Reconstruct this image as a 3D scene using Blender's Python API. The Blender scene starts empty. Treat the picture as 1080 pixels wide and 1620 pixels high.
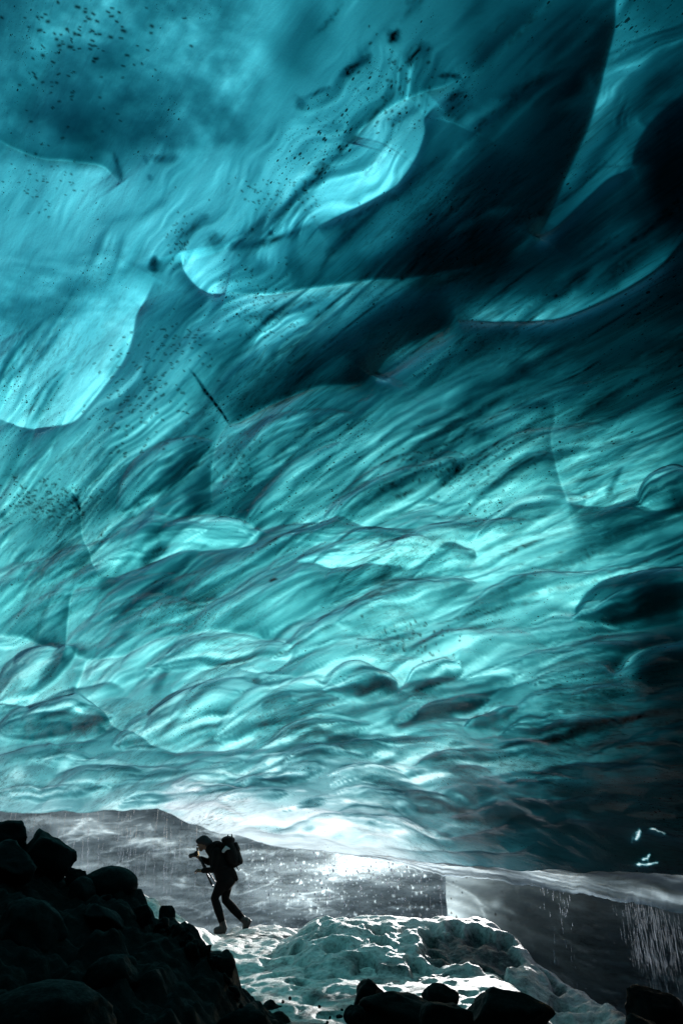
import bpy, bmesh, math, random
import numpy as np
from mathutils import Vector, Matrix, noise as mnoise

S = bpy.context.scene
COL = S.collection
random.seed(7)
R = math.radians

# ------------------------------------------------------------------ camera, sky, sun, exposure
CAMZ, PITCH, F = 1.55, R(26), 1080.0
cd = bpy.data.cameras.new('camera_lens'); cam = bpy.data.objects.new('viewpoint', cd); COL.objects.link(cam)
cam.location = (0, 0, CAMZ); cam.rotation_euler = (R(90) + PITCH, 0, 0)
cd.sensor_fit = 'VERTICAL'; cd.sensor_height = 36; cd.lens = 24
cd.clip_start = 0.05; cd.clip_end = 3000
S.camera = cam
SUN_EL, SUN_AZ = R(11.5), R(13)
SD = np.array([math.sin(SUN_AZ) * math.cos(SUN_EL), math.cos(SUN_AZ) * math.cos(SUN_EL), math.sin(SUN_EL)])
w = bpy.data.worlds.new('World'); S.world = w; w.use_nodes = True
nt = w.node_tree
sky = nt.nodes.new('ShaderNodeTexSky'); sky.sky_type = 'NISHITA'; sky.sun_disc = False
sky.sun_elevation = SUN_EL; sky.sun_rotation = SUN_AZ
bg = nt.nodes['Background']; bg.inputs['Strength'].default_value = 0.10
nt.links.new(sky.outputs[0], bg.inputs['Color'])
sl = bpy.data.lights.new('sun', 'SUN'); sl.energy = 5.0; sl.angle = R(0.5); sl.color = (1, .995, .985)
sun = bpy.data.objects.new('sun', sl); COL.objects.link(sun)
sun.rotation_euler = Vector(SD).to_track_quat('Z', 'Y').to_euler()
S.view_settings.view_transform = 'Standard'; S.view_settings.look = 'None'
S.view_settings.exposure = 0.32; S.view_settings.gamma = 1.0; S.view_settings.use_curve_mapping = False
S.cycles.use_denoising = True
S.cycles.max_bounces = 10; S.cycles.transparent_max_bounces = 16
S.cycles.diffuse_bounces = 4; S.cycles.transmission_bounces = 8; S.cycles.sample_clamp_indirect = 6

# ------------------------------------------------------------------ helpers
def ray(px, py):
    """direction of the photo ray through (px,py), scaled so that its forward (y) part is 1"""
    dx = (np.asarray(px, float) - 540) / F; dy = (810 - np.asarray(py, float)) / F
    wy = math.cos(PITCH) - dy * math.sin(PITCH); wz = math.sin(PITCH) + dy * math.cos(PITCH)
    return dx / wy, wz / wy
def at(px, py, Y):
    a, b = ray(px, py)
    return Vector((float(a) * Y, Y, CAMZ + float(b) * Y))
def tag(o, label=None, cat=None, group=None, kind=None):
    if label: o['label'] = label
    if cat: o['category'] = cat
    if group: o['group'] = group
    if kind: o['kind'] = kind
    return o
def empty(name, loc):
    o = bpy.data.objects.new(name, None); COL.objects.link(o); o.location = loc; o.empty_display_size = .2
    return o
def link(name, me, mat, parent=None, loc=None):
    o = bpy.data.objects.new(name, me); COL.objects.link(o)
    if mat is not None and not me.materials: me.materials.append(mat)
    if loc is not None: o.location = loc
    if parent is not None:
        o.parent = parent
    return o
def mesh_np(name, verts, quads, smooth=True):
    verts = np.ascontiguousarray(verts, dtype=np.float32); quads = np.ascontiguousarray(quads, dtype=np.int32)
    me = bpy.data.meshes.new(name); k = quads.shape[1]
    me.vertices.add(len(verts)); me.vertices.foreach_set('co', verts.ravel())
    me.loops.add(quads.size); me.loops.foreach_set('vertex_index', quads.ravel())
    me.polygons.add(len(quads)); me.polygons.foreach_set('loop_start', np.arange(0, quads.size, k, dtype=np.int32))
    if smooth: me.polygons.foreach_set('use_smooth', np.ones(len(quads), dtype=bool))
    me.update(calc_edges=True); me.validate()
    return me
def attr(me, name, arr, typ='FLOAT'):
    a = me.attributes.new(name, typ, 'POINT')
    a.data.foreach_set('value' if typ == 'FLOAT' else 'color', np.ascontiguousarray(arr, dtype=np.float32).ravel())
def grid_quads(ny, nx, flip=False, off=0):
    i, j = np.meshgrid(np.arange(ny - 1), np.arange(nx - 1), indexing='ij')
    a = (i * nx + j).ravel() + off; b = a + 1; c = a + nx + 1; d = a + nx
    return np.stack([a, d, c, b] if flip else [a, b, c, d], 1)
def sstep(a, b, x):
    t = np.clip((x - a) / (b - a), 0, 1); return t * t * (3 - 2 * t)
def bm_mesh(name, bm, smooth=True):
    me = bpy.data.meshes.new(name); bm.to_mesh(me); bm.free()
    if smooth:
        for p in me.polygons: p.use_smooth = True
    return me

# numpy noise
def hash2(ix, iy, seed):
    h = (ix.astype(np.int64) * 374761393 + iy.astype(np.int64) * 668265263 + seed * 982451653) & 0xFFFFFFFF
    h = ((h ^ (h >> 13)) * 1274126177) & 0xFFFFFFFF
    return ((h ^ (h >> 16)) & 0xFFFFFF) / float(0xFFFFFF)
def vnoise(x, y, seed=0):
    ix = np.floor(x); iy = np.floor(y); fx = x - ix; fy = y - iy
    fx = fx * fx * fx * (fx * (fx * 6 - 15) + 10); fy = fy * fy * fy * (fy * (fy * 6 - 15) + 10)
    a = hash2(ix, iy, seed); b = hash2(ix + 1, iy, seed); c = hash2(ix, iy + 1, seed); d = hash2(ix + 1, iy + 1, seed)
    return (a * (1 - fx) + b * fx) * (1 - fy) + (c * (1 - fx) + d * fx) * fy * 1.0
def fbm(x, y, octv=4, seed=0, gain=.5):
    s = 0; a = 1; n = 0
    for o in range(octv):
        s = s + a * (vnoise(x, y, seed + o * 17) - .5); n += a; a *= gain; x = x * 2.03 + 5.1; y = y * 2.03 + 1.7
    return s / n * 2
def worley(x, y, seed=0):
    ix = np.floor(x); iy = np.floor(y); f1 = np.full(x.shape, 9.); f2 = f1.copy(); idv = np.zeros(x.shape)
    dx1 = np.zeros(x.shape); dy1 = np.zeros(x.shape)
    for a in (-1, 0, 1):
        for b in (-1, 0, 1):
            cx = ix + a; cy = iy + b
            ex = cx + .1 + .8 * hash2(cx, cy, seed) - x; ey = cy + .1 + .8 * hash2(cx, cy, seed + 5) - y
            d = np.sqrt(ex * ex + ey * ey); m = d < f1
            f2 = np.where(m, f1, np.minimum(f2, d)); idv = np.where(m, hash2(cx, cy, seed + 9), idv)
            dx1 = np.where(m, ex, dx1); dy1 = np.where(m, ey, dy1); f1 = np.where(m, d, f1)
    return f1, f2, idv, dx1, dy1
def catmull(pts, n=6):
    p = np.array(pts, float)
    if len(p) < 3: 
        t = np.linspace(0, 1, 8)[:, None]; return p[0] * (1 - t) + p[1] * t
    q = np.vstack([2 * p[0] - p[1], p, 2 * p[-1] - p[-2]]); out = []
    for i in range(1, len(q) - 2):
        for t in np.arange(n) / n:
            out.append(.5 * (2 * q[i] + (q[i + 1] - q[i - 1]) * t + (2 * q[i - 1] - 5 * q[i] + 4 * q[i + 1] - q[i + 2]) * t * t + (3 * q[i] - q[i - 1] - 3 * q[i + 1] + q[i + 2]) * t ** 3))
    out.append(q[-2]); return np.array(out)

# node material helper
class NT:
    def __init__(s, name):
        s.m = bpy.data.materials.new(name); s.m.use_nodes = True; s.t = s.m.node_tree; s.t.nodes.clear()
        s.out = s.n('OutputMaterial')
    def n(s, typ, props=None, **inp):
        nd = s.t.nodes.new('ShaderNode' + typ)
        for k, v in (props or {}).items(): setattr(nd, k, v)
        for k, v in inp.items():
            key = int(k[1:]) if k[0] == 'i' and k[1:].isdigit() else k.replace('_', ' ')
            s.set(nd.inputs[key], v)
        return nd
    def set(s, sock, v):
        if isinstance(v, bpy.types.NodeSocket): s.t.links.new(v, sock)
        elif isinstance(v, bpy.types.Node): s.t.links.new(v.outputs[0], sock)
        else: sock.default_value = v
    def math(s, op, a, b=0.0, c=None, clamp=False):
        nd = s.n('Math', {'operation': op, 'use_clamp': clamp}, i0=a, i1=b)
        if c is not None: s.set(nd.inputs[2], c)
        return nd.outputs[0]
    def mix(s, fac, a, b):
        nd = s.n('Mix', {'data_type': 'RGBA'}); s.set(nd.inputs[0], fac); s.set(nd.inputs[6], a); s.set(nd.inputs[7], b)
        return nd.outputs[2]
    def ramp(s, fac, *stops):
        nd = s.n('ValToRGB', Fac=fac); e = nd.color_ramp.elements
        while len(e) < len(stops): e.new(.5)
        for el, (p, c) in zip(e, stops):
            el.position = p; el.color = (c, c, c, 1) if isinstance(c, (int, float)) else (*c, 1)
        return nd.outputs[0]
    def vec(s, scale, rot=0.0):
        tc = s.n('TexCoord')
        m0 = s.n('Mapping', {'vector_type': 'POINT'}, Vector=tc.outputs['Object']); m0.inputs['Rotation'].default_value = (0, 0, rot)
        m = s.n('Mapping', {'vector_type': 'POINT'}, Vector=m0.outputs[0]); m.inputs['Scale'].default_value = scale
        return m.outputs[0]
    def noise(s, vec, scale, detail=4, rough=.55, dist=0.0):
        return s.n('TexNoise', Vector=vec, Scale=scale, Detail=detail, Roughness=rough, Distortion=dist).outputs[0]
    def surf(s, sh): s.set(s.out.inputs['Surface'], sh)
    def vol(s, sh): s.set(s.out.inputs['Volume'], sh)

FLOW = math.atan2(.756, -.655)      # world heading of the flow bands in the ice
ROTF = -FLOW                        # turns x onto the flow

def ice_material(name, absorb, density, tint_attr, streak=.45, gloss=.95, speck=True):
    m = NT(name)
    ta = m.n('Attribute', {'attribute_name': tint_attr}).outputs['Color'] if tint_attr else None
    up = m.n('Attribute', {'attribute_name': 'upper'}).outputs['Fac']
    darkening = m.n('Attribute', {'attribute_name': 'sediment'}).outputs['Fac']
    v = m.vec((.17, 2.6, 2.6), ROTF)
    n1 = m.noise(v, 1.5, 7, .62, .7)
    n2 = m.noise(v, 6.0, 6, .65, .5)
    n3 = m.noise(v, 17.0, 4, .6, .3)
    patch = m.ramp(m.noise(m.vec((.5, .9, .9), ROTF), .8, 3, .5), (.40, 0.), (.62, 1.))
    s1 = m.math('MULTIPLY', m.ramp(n1, (.36, streak), (.54, 0.0)), m.math('MULTIPLY_ADD', patch, .8, .2))
    s2 = m.math('MULTIPLY', m.ramp(n2, (.34, streak * 1.2), (.50, 0.0)), patch)
    s3 = m.math('MULTIPLY', m.ramp(n3, (.33, streak), (.48, 0.0)), m.math('MULTIPLY_ADD', patch, .8, .2))
    if speck:
        bd = m.n('Attribute', {'attribute_name': 'banding'}).outputs['Fac']
        s1 = m.math('MULTIPLY', s1, bd); s2 = m.math('MULTIPLY', s2, bd); s3 = m.math('MULTIPLY', s3, bd)
    band = m.math('MULTIPLY', m.math('MULTIPLY', m.math('SUBTRACT', 1.0, s1), m.math('SUBTRACT', 1.0, s2)), m.math('SUBTRACT', 1.0, s3))
    col = ta
    if speck:
        vs = m.vec((1.0, 2.2, 2.2), ROTF)
        vo = m.n('TexVoronoi', {'feature': 'F1'}, Vector=vs, Scale=17.0, Randomness=1.0)
        sz = m.n('SeparateColor', Color=vo.outputs['Color']).outputs[0]
        zone = m.ramp(m.noise(m.vec((.8, 1.6, 1.6), ROTF), .9, 5, .62), (.44, 0.0), (.62, 1.0))
        thr = m.math('MULTIPLY', m.math('MULTIPLY', m.math('POWER', sz, 2.5), .36), zone)
        sp = m.math('LESS_THAN', vo.outputs['Distance'], thr)
        vo2 = m.n('TexVoronoi', {'feature': 'F1'}, Vector=vs, Scale=44.0, Randomness=1.0)
        sz2 = m.n('SeparateColor', Color=vo2.outputs['Color']).outputs[1]
        sp2 = m.math('LESS_THAN', vo2.outputs['Distance'], m.math('MULTIPLY', m.math('MULTIPLY', m.math('POWER', sz2, 1.6), .42), zone))
        keep = m.math('MULTIPLY', m.math('SUBTRACT', 1.0, m.math('MULTIPLY', sp, .85)), m.math('SUBTRACT', 1.0, m.math('MULTIPLY', sp2, .6)))
        band = m.math('MULTIPLY', band, keep)
    band = m.math('MULTIPLY', band, m.math('SUBTRACT', 1.0, darkening, clamp=True))
    colm = m.n('VectorMath', {'operation': 'SCALE'}, i0=col); m.set(colm.inputs['Scale'], band)
    b1 = m.noise(m.vec((.7, 3, 3), ROTF), 3.2, 4, .5, .3); b2 = m.noise(m.vec((1, 1, 1)), 60, 3, .6)
    hh = m.math('ADD', m.math('MULTIPLY', b1, .014), m.math('MULTIPLY', b2, .0018))
    bump = m.n('Bump', Strength=.55, Distance=1.0, Height=hh).outputs[0]
    tr = m.n('BsdfTranslucent', Color=colm.outputs[0], Normal=bump)
    df = m.n('BsdfDiffuse', Color=colm.outputs[0], Normal=bump)
    body = m.n('MixShader', i0=.06, i1=tr.outputs[0], i2=df.outputs[0])
    gl = m.n('BsdfGlossy', Color=(.9, .9, .95, 1), Roughness=.11, Normal=bump)
    fr = m.n('Fresnel', IOR=1.31, Normal=bump).outputs[0]
    ice = m.n('MixShader', i0=m.math('MULTIPLY', fr, gloss), i1=body.outputs[0], i2=gl.outputs[0])
    fin = m.n('MixShader', i0=m.math('GREATER_THAN', up, .5), i1=ice.outputs[0], i2=m.n('BsdfTransparent').outputs[0])
    m.surf(fin.outputs[0])
    m.vol(m.n('VolumeAbsorption', Color=(*absorb, 1), Density=density).outputs[0])
    return m.m

# ------------------------------------------------------------------ cave ceiling
SIG = 36.0                                            # absorption of green light per metre of ice
LIP = np.array([(-700, 1290), (-300, 1288), (0, 1283), (250, 1279), (275, 1290), (300, 1302), (350, 1320), (440, 1338), (520, 1347), (600, 1356), (650, 1362), (720, 1370), (850, 1378), (960, 1382), (1080, 1384), (1300, 1390), (1800, 1400)], float)
def spaced(a, lo, hi, b, fine, coarse):
    return np.concatenate([np.arange(a, lo, coarse), np.arange(lo, hi, fine), np.arange(hi, b + coarse, coarse)])
FINE = 1.9
cx = spaced(-640, -70, 1150, 1740, FINE, 14)
lipx = np.interp(cx, LIP[:, 0], LIP[:, 1]) + 3.5 * fbm(cx / 55, cx * 0, 3, 8) + 1.6 * fbm(cx / 14, cx * 0, 2, 9)
vrow = spaced(-760, -70, 1283, 1283, FINE, 14)        # nominal rows, last one is the lip
vrow = np.append(vrow[vrow < 1282], 1283.0)
PX = np.repeat(cx[None, :], len(vrow), 0)
tt = np.clip((vrow - 900) / 383, 0, 1)[:, None]
PY = vrow[:, None] + (lipx[None, :] - 1283) * tt * tt * (3 - 2 * tt)
ny, nx = PX.shape
rx, rz = ray(PX, PY)
def base_depth(rx, rz):
    r = np.log1p(np.exp(rx * 14)) / 14                # soft max(0, rx)
    l = np.log1p(np.exp(-(rx + .75) * 6)) / 6
    return 6.3 / (rz + .325 + 1.2 * r / (1 + .6 * r) + .35 * l)
YB = base_depth(rx, rz)
WX, WY, WZ = rx * YB, YB, CAMZ + rz * YB
DIST = np.sqrt(WX ** 2 + WY ** 2 + (WZ - CAMZ) ** 2); MPP = DIST / F
fs = WX * math.cos(FLOW) + WY * math.sin(FLOW); fc = -WX * math.sin(FLOW) + WY * math.cos(FLOW)

# brightness wanted across the ice, shaped into its thickness (0 black .. 9 clear), every 98 x 100 px of the picture
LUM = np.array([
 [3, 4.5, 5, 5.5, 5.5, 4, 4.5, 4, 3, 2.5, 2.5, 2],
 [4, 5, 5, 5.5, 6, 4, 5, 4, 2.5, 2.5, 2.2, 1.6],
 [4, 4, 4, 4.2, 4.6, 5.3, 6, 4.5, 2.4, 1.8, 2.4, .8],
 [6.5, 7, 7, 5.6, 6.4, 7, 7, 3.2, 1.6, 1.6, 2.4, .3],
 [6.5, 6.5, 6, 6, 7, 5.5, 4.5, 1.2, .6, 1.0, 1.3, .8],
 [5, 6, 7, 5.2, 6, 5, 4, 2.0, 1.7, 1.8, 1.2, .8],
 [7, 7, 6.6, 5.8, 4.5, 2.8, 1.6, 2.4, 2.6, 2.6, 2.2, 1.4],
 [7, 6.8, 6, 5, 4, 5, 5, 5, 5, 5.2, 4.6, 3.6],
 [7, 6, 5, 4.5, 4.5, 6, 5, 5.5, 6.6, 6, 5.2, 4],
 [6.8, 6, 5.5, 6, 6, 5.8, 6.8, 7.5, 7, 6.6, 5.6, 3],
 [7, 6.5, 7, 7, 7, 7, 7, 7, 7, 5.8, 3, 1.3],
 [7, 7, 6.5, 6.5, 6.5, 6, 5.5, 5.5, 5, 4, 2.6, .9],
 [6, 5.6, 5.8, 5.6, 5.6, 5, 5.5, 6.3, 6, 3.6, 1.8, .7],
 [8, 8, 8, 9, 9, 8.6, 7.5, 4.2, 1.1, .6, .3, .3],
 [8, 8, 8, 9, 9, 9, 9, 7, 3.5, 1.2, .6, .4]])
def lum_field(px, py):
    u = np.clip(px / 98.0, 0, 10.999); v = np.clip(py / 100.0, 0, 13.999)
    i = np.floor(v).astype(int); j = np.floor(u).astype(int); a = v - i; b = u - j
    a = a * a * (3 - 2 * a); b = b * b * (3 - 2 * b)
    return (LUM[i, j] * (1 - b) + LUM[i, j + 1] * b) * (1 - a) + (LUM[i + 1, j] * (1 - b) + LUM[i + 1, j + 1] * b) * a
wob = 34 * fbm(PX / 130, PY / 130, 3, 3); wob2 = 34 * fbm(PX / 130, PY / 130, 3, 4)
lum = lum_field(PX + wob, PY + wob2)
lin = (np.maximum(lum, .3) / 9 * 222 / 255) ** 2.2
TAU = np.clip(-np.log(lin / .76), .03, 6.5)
PR = np.hypot(PX + 500, PY - 1335); PT = np.arctan2(PY - 1335, PX + 500)     # the flow bands all run to one vanishing point
TAU0 = TAU.copy()
# bands inside the ice
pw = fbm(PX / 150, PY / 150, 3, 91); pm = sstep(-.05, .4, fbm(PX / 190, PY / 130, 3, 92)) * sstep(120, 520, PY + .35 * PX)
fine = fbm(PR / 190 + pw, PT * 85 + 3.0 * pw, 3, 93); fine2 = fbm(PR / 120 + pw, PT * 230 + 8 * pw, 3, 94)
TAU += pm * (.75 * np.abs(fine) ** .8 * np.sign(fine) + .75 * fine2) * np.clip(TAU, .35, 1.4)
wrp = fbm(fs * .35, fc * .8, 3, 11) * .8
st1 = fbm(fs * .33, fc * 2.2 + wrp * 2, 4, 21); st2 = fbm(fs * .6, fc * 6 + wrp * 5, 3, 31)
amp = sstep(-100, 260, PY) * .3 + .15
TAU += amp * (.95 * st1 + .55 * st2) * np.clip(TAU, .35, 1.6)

DZ = np.zeros_like(PX)              # relief of the under side, metres (down is negative)
SED = np.zeros_like(PX)             # sediment frozen in
FROST_GLINT = np.zeros_like(PX)
GRAIN = fbm(PR / 13 + 3 * fbm(PX / 60, PY / 60, 2, 9), PT * 330, 3, 77)
def region(pts, margin):
    lo = pts.min(0) - margin; hi = pts.max(0) + margin
    j0, j1 = np.searchsorted(cx, [lo[0], hi[0]])
    i0 = max(0, np.searchsorted(vrow, lo[1]) - 70); i1 = min(ny, np.searchsorted(vrow, hi[1]) + 12)
    return slice(i0, i1), slice(j0, j1)
def polydist(pts, px, py):
    best = np.full(px.shape, 1e9); sgn = np.zeros(px.shape); tpar = np.zeros(px.shape); n = len(pts) - 1
    for k in range(n):
        a = pts[k]; d = pts[k + 1] - a; L2 = (d @ d) + 1e-9
        t = np.clip(((px - a[0]) * d[0] + (py - a[1]) * d[1]) / L2, 0, 1)
        ex = px - a[0] - t * d[0]; ey = py - a[1] - t * d[1]; q = ex * ex + ey * ey
        m = q < best; best = np.where(m, q, best)
        cr = d[0] * (py - a[1]) - d[1] * (px - a[0])
        sgn = np.where(m, np.sign(cr), sgn); tpar = np.where(m, (k + t) / n, tpar)
    return np.sqrt(best), sgn, tpar
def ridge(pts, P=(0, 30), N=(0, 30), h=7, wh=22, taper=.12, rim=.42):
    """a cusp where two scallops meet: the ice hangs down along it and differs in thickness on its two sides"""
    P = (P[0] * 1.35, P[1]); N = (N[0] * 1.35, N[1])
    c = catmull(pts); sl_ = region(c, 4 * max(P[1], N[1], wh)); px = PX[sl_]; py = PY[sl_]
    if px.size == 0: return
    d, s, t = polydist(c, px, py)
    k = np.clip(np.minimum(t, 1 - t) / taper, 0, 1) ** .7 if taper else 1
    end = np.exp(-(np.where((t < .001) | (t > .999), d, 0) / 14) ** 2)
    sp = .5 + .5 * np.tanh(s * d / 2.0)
    TAU[sl_] += k * (sp * P[0] * np.exp(-d / P[1]) + (1 - sp) * N[0] * np.exp(-d / N[1]) - rim * np.exp(-(d / 1.9) ** 2)) * end  # narrow rim thins the ice to draw a bright highlight line
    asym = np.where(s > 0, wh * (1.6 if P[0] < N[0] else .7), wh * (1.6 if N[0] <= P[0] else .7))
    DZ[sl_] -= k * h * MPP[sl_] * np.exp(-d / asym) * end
def band(pts, wd, a, sed=0, taper=.25, relief=0):
    c = catmull(pts); sl_ = region(c, 3.2 * wd); px = PX[sl_]; py = PY[sl_]
    if px.size == 0: return
    nz = fbm(px / (wd * 1.6 + 6), py / (wd * 1.6 + 6), 3, int(abs(c[0, 0]) + 3 * abs(c[0, 1])) % 997)
    d, s, t = polydist(c, px, py); d = d * (1 + .55 * nz)
    k = np.clip(np.minimum(t, 1 - t) / taper, 0, 1) ** .8 if taper else 1
    if len(pts) == 2 and wd > 3.5: k = .5 + .5 * k
    g = k * np.exp(-(d / (wd * (.4 + .6 * k))) ** 2)
    TAU[sl_] += a * g
    if sed: SED[sl_] = np.maximum(SED[sl_], np.clip(sed * g * (.8 + 3.2 * GRAIN[sl_] + .6 * nz), 0, .97))
    if relief: DZ[sl_] += relief * MPP[sl_] * g

TAUB = np.clip(-np.log(lin / .76), .03, 6.5)
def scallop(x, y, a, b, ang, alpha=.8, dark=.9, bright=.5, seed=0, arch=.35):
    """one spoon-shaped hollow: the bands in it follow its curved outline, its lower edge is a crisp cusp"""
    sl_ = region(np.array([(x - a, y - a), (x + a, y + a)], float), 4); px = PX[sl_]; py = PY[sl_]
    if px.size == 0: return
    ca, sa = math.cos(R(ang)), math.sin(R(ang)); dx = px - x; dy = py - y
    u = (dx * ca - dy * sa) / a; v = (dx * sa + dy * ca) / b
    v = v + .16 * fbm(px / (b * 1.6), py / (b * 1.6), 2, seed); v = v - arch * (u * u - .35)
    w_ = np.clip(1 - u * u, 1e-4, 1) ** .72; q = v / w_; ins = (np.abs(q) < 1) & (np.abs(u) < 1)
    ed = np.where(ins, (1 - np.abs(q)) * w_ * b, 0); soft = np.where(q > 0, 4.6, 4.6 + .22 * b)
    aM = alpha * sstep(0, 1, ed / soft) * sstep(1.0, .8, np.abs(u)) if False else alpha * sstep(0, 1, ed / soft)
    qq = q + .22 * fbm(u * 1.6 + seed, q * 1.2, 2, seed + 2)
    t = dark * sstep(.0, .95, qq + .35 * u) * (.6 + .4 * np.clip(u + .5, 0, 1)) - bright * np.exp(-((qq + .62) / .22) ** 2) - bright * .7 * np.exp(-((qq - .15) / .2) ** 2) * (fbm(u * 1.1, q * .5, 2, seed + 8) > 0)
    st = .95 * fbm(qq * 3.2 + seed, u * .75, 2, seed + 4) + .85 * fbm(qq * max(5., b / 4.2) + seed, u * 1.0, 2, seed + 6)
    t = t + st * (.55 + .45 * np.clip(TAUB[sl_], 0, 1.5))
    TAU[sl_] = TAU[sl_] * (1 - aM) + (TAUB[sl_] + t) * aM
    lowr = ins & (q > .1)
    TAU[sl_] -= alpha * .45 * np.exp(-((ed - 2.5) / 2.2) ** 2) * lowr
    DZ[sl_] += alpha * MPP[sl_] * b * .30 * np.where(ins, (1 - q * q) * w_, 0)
rq = random.Random(23)
cand = []
for _ in range(210):
    y = 560 + 730 * rq.random() ** .75; x = rq.uniform(-80, 1150)
    f = (y - 560) / 730; a = (165 - 115 * f) * rq.uniform(.6, 1.35); an = math.degrees(math.atan2(1335 - y, x + 500)) * 1.04 + rq.gauss(0, 4)
    cand.append((x, y, a, a * rq.uniform(.14, .24) * (1 + .4 * f), an, rq.uniform(.35, .85) * (1 if y > 760 else .6), rq.uniform(.2, 1.3), rq.uniform(.2, .6), rq.randrange(1, 900), rq.uniform(.1, .6)))
cand.sort(key=lambda c: c[1] + rq.uniform(-60, 60))
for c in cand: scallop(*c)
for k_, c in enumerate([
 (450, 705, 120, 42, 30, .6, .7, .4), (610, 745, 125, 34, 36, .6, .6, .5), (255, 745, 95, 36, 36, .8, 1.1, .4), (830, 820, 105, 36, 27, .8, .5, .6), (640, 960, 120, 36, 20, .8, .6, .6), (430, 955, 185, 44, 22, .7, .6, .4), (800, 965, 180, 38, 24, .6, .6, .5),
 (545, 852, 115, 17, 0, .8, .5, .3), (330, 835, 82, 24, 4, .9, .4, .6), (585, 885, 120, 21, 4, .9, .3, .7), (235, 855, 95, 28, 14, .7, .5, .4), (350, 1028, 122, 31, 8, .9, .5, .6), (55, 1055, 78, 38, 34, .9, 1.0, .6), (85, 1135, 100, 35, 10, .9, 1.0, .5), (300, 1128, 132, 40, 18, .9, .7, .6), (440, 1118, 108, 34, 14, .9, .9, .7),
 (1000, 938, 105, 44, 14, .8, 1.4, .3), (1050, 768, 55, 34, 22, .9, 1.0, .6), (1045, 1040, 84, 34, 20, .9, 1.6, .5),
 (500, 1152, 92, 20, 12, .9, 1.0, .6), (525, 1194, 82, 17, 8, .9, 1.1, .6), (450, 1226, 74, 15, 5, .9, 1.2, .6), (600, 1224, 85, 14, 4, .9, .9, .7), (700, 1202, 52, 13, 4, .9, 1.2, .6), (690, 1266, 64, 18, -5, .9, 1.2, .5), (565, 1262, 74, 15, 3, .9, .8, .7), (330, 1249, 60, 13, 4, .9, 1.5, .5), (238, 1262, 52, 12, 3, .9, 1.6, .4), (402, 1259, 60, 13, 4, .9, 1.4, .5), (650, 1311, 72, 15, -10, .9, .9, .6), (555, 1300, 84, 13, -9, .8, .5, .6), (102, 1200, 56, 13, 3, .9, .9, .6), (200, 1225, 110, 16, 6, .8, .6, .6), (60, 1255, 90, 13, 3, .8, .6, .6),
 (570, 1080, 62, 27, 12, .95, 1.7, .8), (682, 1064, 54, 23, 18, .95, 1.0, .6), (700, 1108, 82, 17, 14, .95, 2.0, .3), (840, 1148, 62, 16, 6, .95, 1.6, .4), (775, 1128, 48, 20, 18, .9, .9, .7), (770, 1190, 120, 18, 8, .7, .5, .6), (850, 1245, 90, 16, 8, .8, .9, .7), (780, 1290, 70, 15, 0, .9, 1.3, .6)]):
    scallop(*c, seed=1000 + 13 * k_)
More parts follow.
